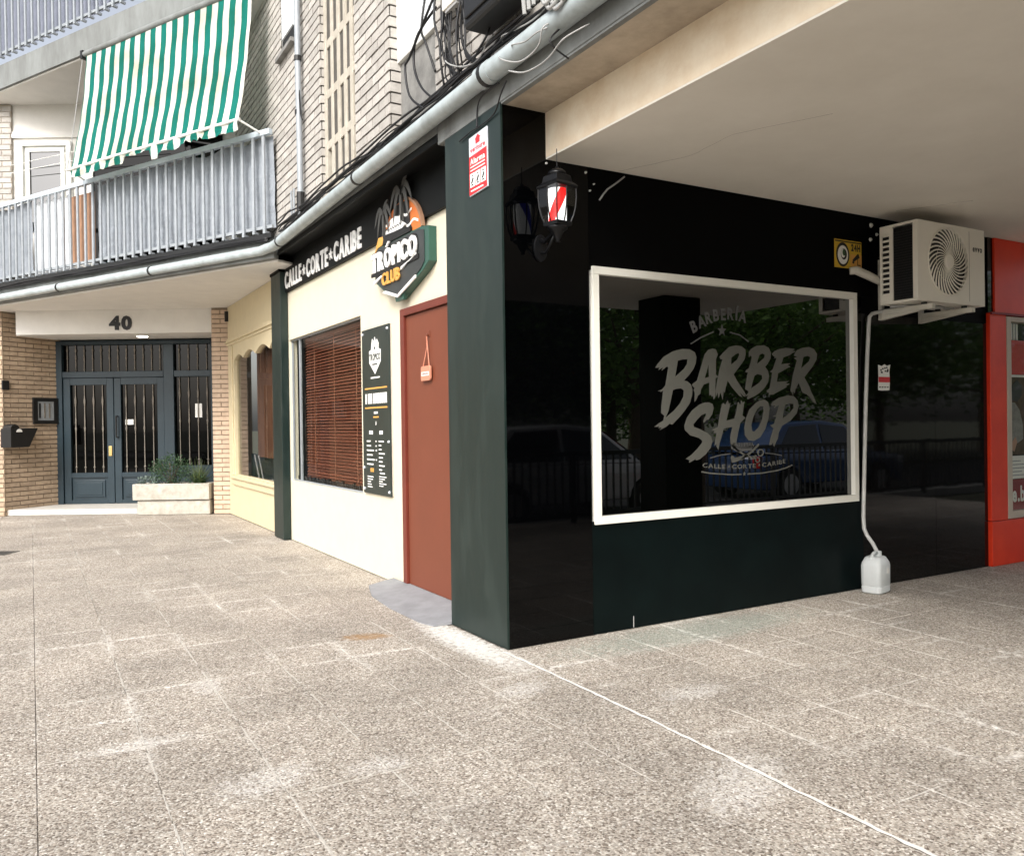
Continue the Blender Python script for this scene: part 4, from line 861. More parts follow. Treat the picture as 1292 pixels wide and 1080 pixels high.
# sun with its rim, palms and hat
sun = [(-1.75+.40*math.cos(t), 2.86+.325*math.sin(t)) for t in [PI*k/24 for k in range(25)]]
MB(LFS).plate([sun], .13, .205).build('sun_disc', 'orange', ts)
for k, (zz, a0) in enumerate(((2.985, 0), (3.075, 1))):
    top = [(-1.75+x*.86, zz+.014*math.sin(x*26+a0)) for x in [-.40+.8*i/24*(1-.18*k) for i in range(25)]]
    MB(LFS).plate([top+[(a, b-.020) for a, b in reversed(top)]], .118, .1295).build('sun_wave', 'white_print', ts)
rim = [(-1.75+.425*math.cos(t), 2.86+.35*math.sin(t)) for t in [PI*k/48 for k in range(2, 22)]]; rin = [(-1.75+.402*math.cos(t), 2.86+.327*math.sin(t)) for t in [PI*k/48 for k in range(2, 22)]]
MB(LFS).plate([rim+list(reversed(rin))], .11, .205).build('sun_rim', 'board_brown', ts)
hat = [(-2.03, 2.975), (-2.02, 3.00), (-1.94, 3.02), (-1.90, 3.075), (-1.82, 3.082), (-1.73, 3.06), (-1.70, 3.02), (-1.62, 2.975), (-1.70, 2.955)]
MB(LFS).plate([hat], .06, .117).build('hat', 'letter_white', ts)
zig = [(-1.995+.0245*i, 2.995+(.018 if i % 2 else 0)) for i in range(14)]
MB(LFS).plate([zig+[(a, b-.009) for a, b in reversed(zig)]], .055, .0595).build('hat_band', 'letter_side', ts)
MB(LFS).plate([[(-2.10, 2.90), (-2.06, 2.97), (-1.68, 2.957), (-1.52, 2.93), (-1.52, 2.90)]], .05, .117).build('hat_brim', 'letter_side', ts)
MB(LFS).plate([[(-2.30, 2.86), (-2.20, 2.98), (-2.10, 2.975), (-2.08, 2.91), (-2.22, 2.90)]], .07, .12).build('island', 'gold', ts)
def palm(cx_, cz, s):
    MB(LFS).plate([[(cx_-.035*s, 2.90), (cx_-.016*s, cz), (cx_+.016*s, cz), (cx_+.035*s, 2.90)]], .08, .116).build('palm_trunk', 'palm_grey', ts)
    for i, (ex, ez, ar, w_) in enumerate(((-.27, -.12, .12, .065), (.27, -.11, .12, .065), (-.19, -.25, .09, .07), (.19, -.26, .09, .07), (.0, -.29, .0, .06), (-.19, .05, .05, .05), (.17, .15, .03, .06))):
        up_ = []; dn = []
        for q in range(9):
            u = q/8; x = cx_+ex*s*u; z = cz+(ez*u*u+ar*math.sin(PI*u)*(1-.3*u))*s if ez < 0 else cz+(ez*u+ar*math.sin(PI*u))*s
            ww = w_*s*math.sin(PI*min(1, .12+.88*u))**.7; tx, tz = ex, (2*ez*u+ar*PI*math.cos(PI*u)); L = math.hypot(tx, tz) or 1
            up_.append((x-tz/L*ww*.5, z+tx/L*ww*.5)); dn.append((x+tz/L*ww*.5, z-tx/L*ww*.5))
        MB(LFS).plate([up_+list(reversed(dn))], .045+.004*(i % 3), .06+.004*(i % 3)).build('palm_frond', 'palm_grey', ts)
palm(-2.08, 3.15, .68); palm(-1.70, 3.225, .84)
MB(LFS).plate([[(-2.18, 2.90), (-2.16, 3.02), (-2.0, 3.03), (-1.97, 2.98), (-1.86, 3.10), (-1.84, 3.17), (-1.58, 3.17), (-1.56, 2.97), (-1.52, 2.93)]], .119, .1285).build('shadow_plate', 'letter_side', ts)

# ------------------------------------------------------------------ price board
pb = thing('price_board', 'narrow dark green price list board between the blind window and the red door', 'price board', (.24, 2.79, .76), -PI/2)
bx('board', 'board_green', pb, LF, -3.13, -2.44, .228, .242, .76, 2.30, bevel=.003)
bx('backing', 'alu_beige', pb, LF, -3.115, -2.425, .2425, .2495, .765, 2.295)
for s in (-3.10, -2.47):
    for z in (.80, 2.26, 1.0 if s < -3 else 1.25): MB(LF @ Matrix.Translation((s, .228, z)) @ Matrix.Rotation(PI/2, 4, 'X')).lathe([(.010, .012), (.014, 0)], n=10).build('screw', 'plate_silver', pb)
lg = MB(LF); lg.plate([[(-2.93, 1.98), (-2.785, 1.87), (-2.64, 1.98), (-2.64, 2.09), (-2.69, 2.10), (-2.69, 2.15), (-2.73, 2.19), (-2.76, 2.165), (-2.785, 2.215), (-2.81, 2.17), (-2.85, 2.20), (-2.87, 2.15), (-2.88, 2.10), (-2.93, 2.09)]], .2255, .2278); lg.build('emblem', 'white_print', pb)
mb = MB(LF); text(mb, 'TRÓPICO', -2.92, -2.65, 2.00, 2.06, .2235, .2252, bold=.03); mb.build('emblem_lettering', 'board_green', pb)
mb = MB(LF); mb.plate([[(-2.81, 2.10), (-2.76, 2.10), (-2.785, 2.13)]], .2235, .2252); mb.box(-2.85, -2.72, .2235, .2252, 1.955, 1.968); mb.build('emblem_lines', 'board_green', pb)
bx('subtitle_print', 'white_print', pb, LF, -2.90, -2.67, .2262, .2278, 1.832, 1.846)
for z in (1.735, 1.555): bx('gold_rule', 'gold', pb, LF, -3.06, -2.50, .2262, .2278, z, z+.014)
def rows(xs, z, mname, h=.013, wr=(.06, .14), name='print_row'):
    bx(name, mname, pb, LF, xs, xs+random.uniform(*wr), .2264, .2278, z, z+h)
mb = MB(LF); x = -3.05
while x < -2.53:
    wd = random.uniform(.022, .038); mb.box(x, x+wd, .2264, .2278, 1.60, 1.695); x += wd+.012+(.02 if random.random() < .25 else 0)
mb.build('heading_print', 'white_print', pb)
rows(-2.83, 1.505, 'white_print', .02, (.09, .1)); rows(-2.85, 1.468, 'gold', .014, (.13, .14)); rows(-2.79, 1.40, 'white_print', .035, (.012, .014))
def heading(x, z, mname, w_):
    for k in range(3): bx('heading_print', mname, pb, LF, x+k*w_/3, x+(k+.75)*w_/3, .2264, .2278, z, z+.035)
heading(-2.96, 1.315, 'white_print', .10); heading(-2.70, 1.315, 'white_print', .09)
z = 1.245
for k in range(6): rows(-3.03, z-k*.043, 'white_print', wr=(.07, .20)); (k % 2 == 0 or k == 1) and rows(-2.80, z-k*.043, 'white_print', wr=(.02, .03))
for k in range(8): rows(-2.72, z-k*.037, 'white_print', wr=(.05, .17)); k in (0,) and rows(-2.50, z-k*.037, 'white_print', wr=(.02, .03))
heading(-2.94, .965, 'gold', .09); rows(-2.70, .955, 'white_print', wr=(.1, .12))
z2 = 1.155
for q in range(5): rows(-3.02, .915-q*.024, 'white_print', .010, (.08, .18)); rows(-2.72, .925-q*.021, 'white_print', .009, (.06, .19))

# tag on the door
dt = thing('door_tag', 'small salmon plaque hanging by a cord from a hook on the terracotta door', 'door tag', (WX-.02, 1.62, 1.78), -PI/2)
MB(LF).plate([[(-1.73, 1.765), (-1.72, 1.75), (-1.565, 1.75), (-1.555, 1.765), (-1.555, 1.855), (-1.568, 1.868), (-1.718, 1.868), (-1.73, 1.855)]], WX-.036, WX-.018).build('plaque', 'tag_pink', dt, bevel=.003)
mb = MB(LF); mb.tube([(-1.70, WX-.026, 1.866), (-1.625, WX-.024, 2.02), (-1.62, WX-.030, 2.118), (-1.615, WX-.024, 2.02), (-1.585, WX-.026, 1.866)], .0045, 6); mb.build('cord', 'tag_pink', dt)
bx('print_strip', 'white_print', dt, LF, -1.715, -1.57, WX-.0372, WX-.0362, 1.79, 1.822)
mb = MB(LF); text(mb, 'CERRADO', -1.705, -1.578, 1.798, 1.816, WX-.0382, WX-.0373, bold=.02); mb.build('lettering', 'terracotta_dark', dt)

# ------------------------------------------------------------------ alarm plaque
ap = thing('alarm_plaque', 'red and silver alarm company plaque on the green corner pilaster', 'sign', (0, .27, 3.08), -PI/2)
MB(LF).plate([[(-.395, 2.885), (-.15, 2.895), (-.15, 3.275), (-.395, 3.265)]], -.012, -.001).build('plate', 'plate_silver', ap, bevel=.002)
MB(LF).plate([[(-.392, 2.89), (-.153, 2.90), (-.153, 3.15), (-.392, 3.14)]], -.0135, -.0122).build('red_field', 'plate_red', ap)
mb = MB(LF); text(mb, 'verisure', -.375, -.175, 3.165, 3.198, -.0135, -.0122, bold=.02); mb.build('lettering', 'plate_red', ap)
mb = MB(LF); mb.plate([[(-.30, 3.205), (-.245, 3.207), (-.245, 3.235), (-.232, 3.236), (-.272, 3.262), (-.313, 3.233), (-.30, 3.234)]], -.0135, -.0122); mb.build('house_symbol', 'plate_red', ap)
mb = MB(LF); text(mb, 'Alarma', -.375, -.175, 3.085, 3.125, -.0150, -.0137, bold=.02); mb.build('lettering', 'white_print', ap)
for z in (3.065, 3.043): bx('print_row', 'white_print', ap, LF, -.375, -.175, -.0148, -.0137, z, z+.008)
for k in range(3):
    x = -.378+k*.074; f = bx('pictogram_field', 'white_print', ap, LF, x, x+.064, -.0150, -.0137, 2.938, 3.028)
    mb = MB(LF); mb.box(x+.018, x+.046, -.0160, -.0151, 2.948, 2.956); mb.plate([[(x+.012, 2.965), (x+.028, 2.96), (x+.05, 2.99), (x+.038, 3.002)], ], -.0160, -.0151); mb.box(x+.02, x+.045, -.0160, -.0151, 3.008, 3.014); mb.build('pictogram', 'text_dark', f)
bx('print_row', 'white_print', ap, LF, -.37, -.20, -.0148, -.0137, 2.910, 2.920)

# ------------------------------------------------------------------ window lettering (vinyl)
wl_ = thing('window_lettering', 'grey brush-style BARBER SHOP lettering with small emblems on the dark shop window', 'lettering', (1.95, .016, 1.5))
DY0, DY1 = .0165, .0190
for key, polys in BRUSH.items(): MB().plate(polys, DY0, DY1).build('letter', 'decal_grey', wl_)
for ch, (x, z) in zip('BARBERÍA', BARB_ARC):
    k = (x-1.90)/.33; rot = -k*.44 if x < 1.95 else -k*.36
    vs, fs_, edge, wd = glyph(ch, .035)
    def T(a, b, r=rot, x=x, z=z, wd=wd):
        u = (a-wd/2)*.10; v = (b-.36)*.115; return (x+u*math.cos(r)-v*math.sin(r), z+u*math.sin(r)+v*math.cos(r))
    mb = MB(); put_glyph(mb, ch, T, DY0, DY1, .035); mb.build('letter', 'decal_dim', wl_)
MB().plate([[(1.852+p[0], 2.055+p[1]) for p in star2(.046)]], DY0, DY1).build('star', 'decal_dim', wl_)
def strip(pts, w_, name, m='decal_dim'):
    a = []; b = []
    for i, p in enumerate(pts):
        q = Vector(pts[min(i+1, len(pts)-1)])-Vector(pts[max(i-1, 0)]); nrm = Vector((-q.y, q.x)).normalized()*w_/2; a.append((p[0]+nrm.x, p[1]+nrm.y)); b.append((p[0]-nrm.x, p[1]-nrm.y))
    MB().plate([a+list(reversed(b))], DY0, DY1).build(name, m, wl_)
strip([(1.547, 1.946), (1.638, 1.993), (1.767, 2.042)], .010, 'flourish'); strip([(1.93, 2.045), (2.03, 2.03), (2.12, 1.985)], .010, 'flourish')
strip([(1.719, 1.129), (1.821, 1.147), (1.92, 1.153)], .008, 'flourish'); strip([(2.282, 1.148), (2.372, 1.139), (2.462, 1.123)], .008, 'flourish')
strip([(1.636, 1.033), (1.70, 1.022), (1.768, 1.014), (1.933, 1.0), (2.029, .998)], .010, 'flourish', 'decal_grey'); strip([(2.093, .997), (2.246, .998), (2.415, 1.012), (2.50, 1.026), (2.575, 1.046)], .010, 'flourish', 'decal_grey')
MB().plate([[(2.061+p[0], 1.0+p[1]) for p in star2(.016)]], DY0, DY1).build('star', 'decal_grey', wl_)
pos = [(1.64+.0475*i, 1.060-.022*math.sin(PI*i/17)) for i in range(18)]
lay, k = line_layout('CALLE * CORTE * CARIBE', 1.648, 2.50, gap=.16, space=.12, bold=.02)
mb = MB()
for ch, x in lay:
    z = 1.040+.026*((x-2.06)/.44)**2
    if ch == '*': mb.plate([[(x+.02+p[0], z+.016+p[1]) for p in star2(.011)]], DY0, DY1)
    else: put_glyph(mb, ch, lambda a, b, x=x, z=z: (x+a*k, z+b*.044), DY0, DY1, .02)
mb.build('small_lettering', 'decal_grey', wl_)
# comb, scissors and razor
strip([(2.215, 1.215), (2.15, 1.170), (2.085, 1.133), (2.03, 1.108)], .016, 'scissors', 'decal_grey'); strip([(1.94, 1.215), (2.0, 1.172), (2.07, 1.138), (2.14, 1.118), (2.19, 1.108)], .014, 'scissors', 'decal_grey')
for c_, r_ in (((2.232, 1.152), .034), ((2.20, 1.098), .024)):
    o_ = [(c_[0]+r_*math.cos(2*PI*k/18), c_[1]+r_*.85*math.sin(2*PI*k/18)) for k in range(18)]; i_ = [(c_[0]+r_*.68*math.cos(2*PI*k/18), c_[1]+r_*.58*math.sin(2*PI*k/18)) for k in range(18)]
    MB().plate([o_, i_], DY0, DY1).build('scissor_ring', 'decal_grey', wl_)
strip([(2.19, 1.13), (2.14, 1.122)], .012, 'scissors', 'decal_grey')
MB().plate([[(1.923, 1.128), (1.936, 1.139), (1.962, 1.131), (1.951, 1.121), (2.031, 1.132), (2.085, 1.146), (2.074, 1.119), (1.977, 1.092), (1.935, 1.088)]], DY0, DY1).build('razor', 'decal_grey', wl_)
mb = MB(); mb.plate([[(1.93, 1.222), (1.93, 1.19), (1.99, 1.165), (2.13, 1.172), (2.165, 1.205), (2.165, 1.215), (1.99, 1.19)]], DY0, DY1)
for i in range(13): x = 1.945+i*.0165; mb.box(x, x+.009, DY0, DY1, 1.19, 1.232)
mb.build('comb', 'decal_dim', wl_)

# ------------------------------------------------------------------ stickers on the right wall
ys_ = thing('camera_sticker', 'yellow 24H video surveillance sticker on the black wall left of the air conditioner', 'sticker', (3.23, 0, 2.73))
bx('sheet', 'yellow_print', ys_, RF, 3.069, 3.40, -.004, -.0002, 2.618, 2.845)
bx('orange_field', 'gold', ys_, RF, 3.262, 3.40, -.0052, -.0042, 2.635, 2.735)
ring = lambda cx_, cz, r, rz, n=26: [(cx_+r*math.cos(2*PI*k/n), cz+rz*math.sin(2*PI*k/n)) for k in range(n)]
MB().plate([ring(3.168, 2.725, .080, .098)], -.0052, -.0042).build('badge', 'text_dark', ys_); MB().plate([ring(3.168, 2.722, .063, .076)], -.0062, -.0053).build('badge', 'white_print', ys_)
MB().plate([ring(3.178, 2.728, .036, .044), ring(3.17, 2.733, .026, .034)], -.0072, -.0063).build('badge', 'text_dark', ys_)
MB().plate([ring(3.182, 2.742, .02, .026)], -.0072, -.0063).build('badge', 'leaf_bush', ys_)
mb = MB(); text(mb, '24H', 3.272, 3.385, 2.765, 2.82, -.0052, -.0042, bold=.05); mb.build('lettering', 'text_dark', ys_)
mb = MB(); mb.plate([[(3.285, 2.69), (3.30, 2.675), (3.375, 2.715), (3.36, 2.745), (3.35, 2.745)]], -.0062, -.0053); mb.plate([[(3.28, 2.668), (3.30, 2.66), (3.31, 2.672), (3.29, 2.685)]], -.0062, -.0053); mb.box(3.345, 3.352, -.0062, -.0053, 2.655, 2.70); mb.box(3.345, 3.385, -.0062, -.0053, 2.648, 2.656); mb.build('camera_symbol', 'text_dark', ys_)
bx('print_row', 'text_dark', ys_, RF, 3.25, 3.39, -.0062, -.0053, 2.624, 2.632)
bx('top_strip', 'text_dark', ys_, RF, 3.075, 3.395, -.0052, -.0042, 2.826, 2.836)
st = thing('torn_sticker', 'small torn white and red sticker on the glossy black panel under the air conditioner', 'sticker', (3.68, 0, 1.74))
MB().plate([[(3.605, 1.635), (3.65, 1.63), (3.75, 1.635), (3.757, 1.70), (3.752, 1.79), (3.765, 1.85), (3.72, 1.838), (3.69, 1.852), (3.655, 1.835), (3.608, 1.845), (3.61, 1.74)]], .0005, .0038).build('sheet', 'white_print', st)
bx('red_band', 'plate_red', st, RF, 3.608, 3.755, -.0006, .0004, 1.70, 1.745)
mb = MB()
for k in range(10): x = 3.615+random.uniform(0, .11); z = 1.755+random.uniform(0, .065); mb.box(x, x+.02, -.0006, .0004, z, z+.012)
for k in range(4): x = 3.615+k*.034; mb.box(x, x+.02, -.0006, .0004, 1.655, 1.665)
mb.build('print', 'text_dark', st)

# ------------------------------------------------------------------ barber lantern
ln = thing('barber_lantern', 'lit wall lantern with red and white barber stripes on the black wall by the pilaster', 'wall lamp', (.275, -.005, 2.5))
LC = Matrix.Translation((.275, -.21, 0)) @ Matrix.Rotation(math.radians(10), 4, 'Z') @ Matrix.Diagonal((.72, .72, 1, 1))
def sq(mb, prof, n=4): return mb.lathe(prof, n=n)
cap = MB(LC).lathe([(.175, 2.826), (.18, 2.838), (.165, 2.846), (.13, 2.862), (.118, 2.90), (.105, 2.905)], n=4).build('cap', 'lantern_black', ln, bevel=.002)
MB(LC).lathe([(.082, 2.905), (.075, 2.925), (.05, 2.94), (.02, 2.948), (.012, 2.96)], n=20).build('dome', 'lantern_black', ln, smooth=True)
MB(LC).lathe([(.004, 2.955), (.004, 3.068)], n=8).build('suspension_wire', 'lantern_black', ln)
gp_ = [(.158, 2.824), (.160, 2.77), (.152, 2.71), (.135, 2.66), (.112, 2.622)]
MB(LC).lathe(gp_, n=4).build('lantern_glass', 'glass_lantern', ln)
for k in range(4):
    a = PI/4+k*PI/2
    MB(LC).tube([(r*1.01*math.cos(a), r*1.01*math.sin(a), z) for r, z in gp_], .007, 6).build('rib', 'lantern_black', ln)
for k in range(4):
    a = k*PI/2
    MB(LC).tube([(r*.715*math.cos(a), r*.715*math.sin(a), z) for r, z in gp_], .006, 6).build('rib', 'lantern_black', ln)
MB(LC).lathe([(.12, 2.596), (.125, 2.62)], n=4).build('gallery', 'lantern_black', ln, bevel=.002)
MB(LC).lathe([(.02, 2.50), (.016, 2.515), (.03, 2.53), (.05, 2.56), (.085, 2.58), (.09, 2.5955)], n=20).build('bowl', 'lantern_black', ln, smooth=True)
mb = MB(); mb.tube([(.275, -.02, 2.55), (.275, -.06, 2.53), (.275, -.10, 2.545), (.275, -.15, 2.565), (.275, -.21, 2.56)], .012, 8); mb.tube([(.275, -.02, 2.47), (.275, -.07, 2.46), (.275, -.12, 2.50), (.275, -.17, 2.55)], .008, 8); mb.build('arm', 'lantern_black', ln, smooth=True)
MB().plate([ring(.275, 2.50, .05, .085)], -.02, -.003).build('wall_plate', 'lantern_black', ln, bevel=.004)
pc = MB(); pc.lathe([(.056, -.098), (.060, .098)], n=32)
po = pc.build('striped_cylinder', 'barber', None, smooth='a'); po.parent = ln; po.location = (.275-.275, -.21+.005, 2.722-2.5); po.rotation_euler = (0, 0, 0)
# ------------------------------------------------------------------ air conditioner
ac = thing('air_conditioner', 'cream air conditioner outdoor unit on wall brackets under the overhang', 'air conditioner', (3.9, -.28, 2.28))
X0, X1, Y0, Y1, Z0, Z1 = 3.475, 4.385, -.45, -.12, 2.318, 2.95
fx, fz, fr_ = 3.872, 2.648, .268
rect = [(X0, Z0), (X1, Z0), (X1, Z1), (X0, Z1)]
MB().plate([rect, ring(fx, fz, fr_, fr_, 40)], Y0, Y0+.02).build('front_casing', 'ac_white', ac, bevel=.003)
mb = MB(); mb.box(X0, X1, Y0+.0205, Y1, Z1-.02, Z1); mb.box(X0, X1, Y0+.0205, Y1, Z0, Z0+.02); mb.box(X1-.015, X1, Y0+.0205, Y1, Z0+.021, Z1-.021); mb.build('casing', 'ac_white', ac, bevel=.002)
mb = MB(); mb.box(X0, X0+.015, Y0+.0205, Y0+.04, Z0+.021, Z1-.021); mb.box(X0, X0+.012, -.235, Y1, Z0+.021, Z0+.07); mb.box(X0, X0+.012, -.235, Y1, Z1-.07, Z1-.021); mb.box(X0, X0+.012, -.14, Y1, Z0+.0705, Z1-.0705); mb.box(X0, X0+.012, -.235, -.205, Z0+.0705, Z1-.0705)
for k in range(12): z = Z0+.0705+k*.0431; mb.box(X0+.001, X0+.011, -.2045, -.1405, z, z+.016)
mb.build('side_louvre', 'ac_white', ac)
bx('coil', 'coil', ac, RF, X0+.02, X1-.03, Y0+.05, Y1-.005, Z0+.03, Z1-.03)
mb = MB()
for k in range(26): z = Z0+.04+k*.021; mb.box(X0+.014, X0+.019, Y0+.05, -.24, z, z+.006)
mb.build('coil_fins', 'coil', ac)
TY = Matrix.Translation((fx, Y0-.008, fz)) @ Matrix.Rotation(PI/2, 4, 'X')
mb = MB(TY)
for k in range(32):
    a0 = 2*PI*k/32; pts = []
    for i in range(9): u = i/8; r = .055+u*.210; a = a0+u*.85; pts.append((r*math.cos(a), -r*math.sin(a) if False else r*math.sin(a), .004*math.sin(PI*u)))
    mb.tube(pts, [.0034+.0042*i/8 for i in range(9)], 4, cap=False)
for r in (.16,): mb.tube([(r*math.cos(2*PI*k/40), r*math.sin(2*PI*k/40), -.004) for k in range(41)], .0016, 4, cap=False)
mb.build('fan_grille', 'ac_white', ac)
mb = MB(TY); mb.tube([(.268*math.cos(2*PI*k/48), .268*math.sin(2*PI*k/48), -.002) for k in range(49)], .007, 6, cap=False); mb.build('grille_rim', 'ac_white', ac, smooth=True)
MB(TY).lathe([(.056, -.008), (.058, .006), (.052, .012)], n=28).build('grille_hub', 'ac_white', ac)
mb = MB(TY)
for k in range(3):
    a = 2*PI*k/3; mb.add([(.05*math.cos(a), .05*math.sin(a), -.05), (.24*math.cos(a-.1), .24*math.sin(a-.1), -.03), (.24*math.cos(a+1.1), .24*math.sin(a+1.1), -.06), (.06*math.cos(a+1.2), .06*math.sin(a+1.2), -.07)], [(0, 1, 2, 3)])
mb.build('fan_blades', 'ac_dark', ac)
bx('fan_shroud', 'fan_dark', ac, RF, fx-.27, fx+.27, Y0+.0405, Y0+.0495, fz-.27, fz+.27)
bx('panel_seam', 'bar_iron', ac, RF, 4.163, 4.167, Y0-.001, Y0-.0002, Z0+.03, Z1-.03)
mb = MB(); text(mb, 'evvo', 4.215, 4.345, 2.762, 2.80, Y0-.0022, Y0-.0004, bold=.02, cap=.52); mb.build('lettering', 'text_dark', ac)
for xx in (3.63, 4.17):
    br = bx('bracket', 'ac_bracket', ac, RF, xx-.02, xx+.022, -.03, -.001, 2.215, 2.72 if xx < 4 else 2.46, bevel=.002)
    bx('bracket_arm', 'ac_bracket', br, RF, xx-.02, xx+.022, -.48, -.031, 2.258, 2.298, bevel=.002)
    MB().add([(xx-.018, -.032, 2.215), (xx-.018, -.032, 2.257), (xx-.018, -.40, 2.257), (xx+.02, -.032, 2.215), (xx+.02, -.032, 2.257), (xx+.02, -.40, 2.257)], [(0, 1, 2), (3, 5, 4), (0, 3, 4, 1), (1, 4, 5, 2), (2, 5, 3, 0)]).build('bracket_web', 'ac_bracket', br)
    for yy in (-.40, -.17): MB(Matrix.Translation((xx, yy, 0))).lathe([(.022, 2.2985), (.022, 2.3175)], n=10).build('rubber_foot', 'ac_dark', br)
mb = MB(); mb.tube([(3.53, -.17, 2.305), (3.70, -.30, 2.308), (3.95, -.33, 2.306), (4.2, -.25, 2.308)], .012, 6); mb.tube([(3.66, -.2, 2.30), (3.85, -.22, 2.303), (4.1, -.36, 2.302)], .008, 6); mb.build('loose_cable', 'cable_grey', ac, smooth=True)
du = MB(); P_ = [(3.235, -.015, 2.595), (3.27, -.05, 2.598), (3.40, -.06, 2.565), (3.52, -.07, 2.53), (3.60, -.10, 2.49), (3.66, -.16, 2.44)]
du.tube(P_, [.03, .034, .034, .031, .028, .026], 10); tag(rebase(du.build('pipe_sleeve', 'ac_bracket', None, smooth='a'), (3.24, -.03, 2.59)), 'taped beige pipe sleeve running from the black wall into the air conditioner', 'pipe')
ho = MB(); ho.tube([(3.66, -.14, 2.30), (3.64, -.05, 2.292), (3.60, -.03, 2.285), (3.50, -.025, 2.262), (3.465, -.025, 2.235), (3.455, -.025, 2.18), (3.43, -.025, 1.9), (3.406, -.025, 1.55), (3.378, -.025, 1.0), (3.352, -.03, .60), (3.345, -.04, .50), (3.352, -.06, .45), (3.375, -.10, .38), (3.392, -.125, .315)], .0155, 10)
ho = tag(rebase(ho.build('drain_hose', 'hose_grey', None, smooth='a'), (3.64, -.05, 2.29)), 'grey drain hose running down the black wall from the air conditioner to the white jug', 'hose')
# jug
jg = thing('water_jug', 'milky white plastic jug standing on the paving below the drain hose', 'jug', (3.335, -.15, 0), math.radians(12))
JF = world(jg)
def rrect(hx, hy, r, z, n=4):
    out = []
    for cx_, cy_, a0 in ((hx-r, hy-r, 0), (-hx+r, hy-r, PI/2), (-hx+r, -hy+r, PI), (hx-r, -hy+r, 1.5*PI)):
        for i in range(n+1): a = a0+PI/2*i/n; out.append((cx_+r*math.cos(a), cy_+r*math.sin(a), z))
    return out
rings = [rrect(.095, .070, .03, .004), rrect(.106, .080, .035, .014), rrect(.107, .081, .035, .058), rrect(.103, .077, .034, .062), rrect(.107, .081, .035, .068), rrect(.108, .082, .035, .22), rrect(.104, .078, .035, .245), rrect(.080, .060, .03, .285), rrect(.070, .052, .03, .292)]
vs = [p for r in rings for p in r]; n = 20; fs = [tuple(range(n-1, -1, -1)), tuple((len(rings)-1)*n+k for k in range(n))]
for i in range(len(rings)-1):
    for k in range(n): fs.append((i*n+k, i*n+(k+1) % n, (i+1)*n+(k+1) % n, (i+1)*n+k))
MB(JF).add(vs, fs).build('body', 'plastic_milky', jg, smooth='a')
MB(JF).lathe([(.026, .29), (.026, .325), (.023, .328)], n=16, c=(.05, 0)).build('neck', 'plastic_milky', jg)
mb = MB(JF); mb.tube([(.02, 0, .315), (-.02, 0, .322), (-.055, 0, .310), (-.078, 0, .275), (-.085, 0, .235)], .013, 8); mb.build('handle', 'plastic_milky', jg, smooth=True)
mb = MB(JF); mb.box(.02, .06, -.0835, -.0822, .16, .20); mb.build('moulded_label', 'white_print', jg)

# ------------------------------------------------------------------ red shop next door
rs = thing('red_shopfront', 'bright red painted shopfront at the right edge with white framed window', 'shop', (5.19, 0, 0))
bx('corner_panel', 'red_paint', rs, RF, 5.192, 5.46, -.03, .25, .425, 2.365, bevel=.004); bx('header_panel', 'red_paint', rs, RF, 5.275, 8.5, -.03, .25, 2.372, 3.068, bevel=.004); bx('filler_panel', 'black_gloss_worn', rs, RF, 5.192, 5.273, -.012, .25, 2.372, 3.068)
bx('plinth_panel', 'red_paint', rs, RF, 5.192, 8.5, -.034, .25, .004, .42, bevel=.004)
bx('header_ledge', 'red_dark', rs, RF, 5.20, 8.5, -.045, -.0305, 2.352, 2.371)
sw = bx('window_frame', 'alu_beige', rs, RF, 5.463, 5.535, -.035, .05, .43, 2.345, bevel=.003); bx('frame', 'alu_beige', sw, RF, 5.536, 8.4, -.035, .05, .43, .50, bevel=.003); bx('frame', 'alu_beige', sw, RF, 5.536, 8.4, -.035, .05, 2.30, 2.345, bevel=.003)
bx('pane', 'glass_clear', sw, RF, 5.536, 8.4, -.008, -.004, .50, 2.30)
bx('poster_board', 'room_dark', rs, RF, 5.536, 8.4, .06, .08, .50, 2.30)
bx('grey_blinds', 'tarp', rs, RF, 5.537, 5.75, .03, .05, 2.13, 2.295)
for k in range(4): bx('blind_strip', 'white_print', rs, RF, 5.58+k*.05, 5.605+k*.05, .024, .029, 2.135, 2.29)
bx('red_poster', 'red_print', rs, RF, 5.537, 6.1, .005, .010, 1.80, 2.12); bx('poster_rail', 'white_print', rs, RF, 5.537, 6.1, .003, .008, 1.775, 1.797); bx('poster_rail', 'plate_red', rs, RF, 5.537, 6.1, .002, .011, 2.09, 2.128)
bx('photo_poster', 'bark', rs, RF, 5.537, 6.1, .012, .016, 1.03, 1.774)
MB().plate([[(5.537, 1.50), (5.58, 1.535), (5.66, 1.53), (5.74, 1.46), (5.79, 1.33), (5.80, 1.18), (5.70, 1.14), (5.66, 1.20), (5.60, 1.15), (5.537, 1.17)]], .006, .0115).build('printed_jumper', 'grey_cloth', rs)
MB().plate([[(5.60, 1.56), (5.70, 1.54), (5.78, 1.60), (5.78, 1.70), (5.70, 1.75), (5.62, 1.70)]], .006, .0115).build('printed_hair', 'ac_dark', rs)
MB().plate([[(5.60, 1.15), (5.66, 1.20), (5.69, 1.15), (5.64, 1.06), (5.60, 1.08)]], .004, .0058).build('printed_hand', 'skin', rs)
bx('white_sheet', 'white_print', rs, RF, 5.537, 6.0, .001, .006, .80, 1.02)
bx('red_banner', 'red_dark', rs, RF, 5.537, 8.3, -.002, .003, .505, .795)
mb = MB(); text(mb, 'e.b', 5.585, 5.80, .585, .70, -.0035, -.0022, bold=.035, cap=.56); mb.build('lettering', 'white_print', rs)
for k in range(5): bx('small_print', 'tarp', rs, RF, 5.56, 5.72+random.uniform(0, .1), -.0005, .0005, .83+k*.034, .838+k*.034)
bx('wall', 'red_dark', rs, RF, 5.2, 8.5, .26, .3, 0, 3.06)

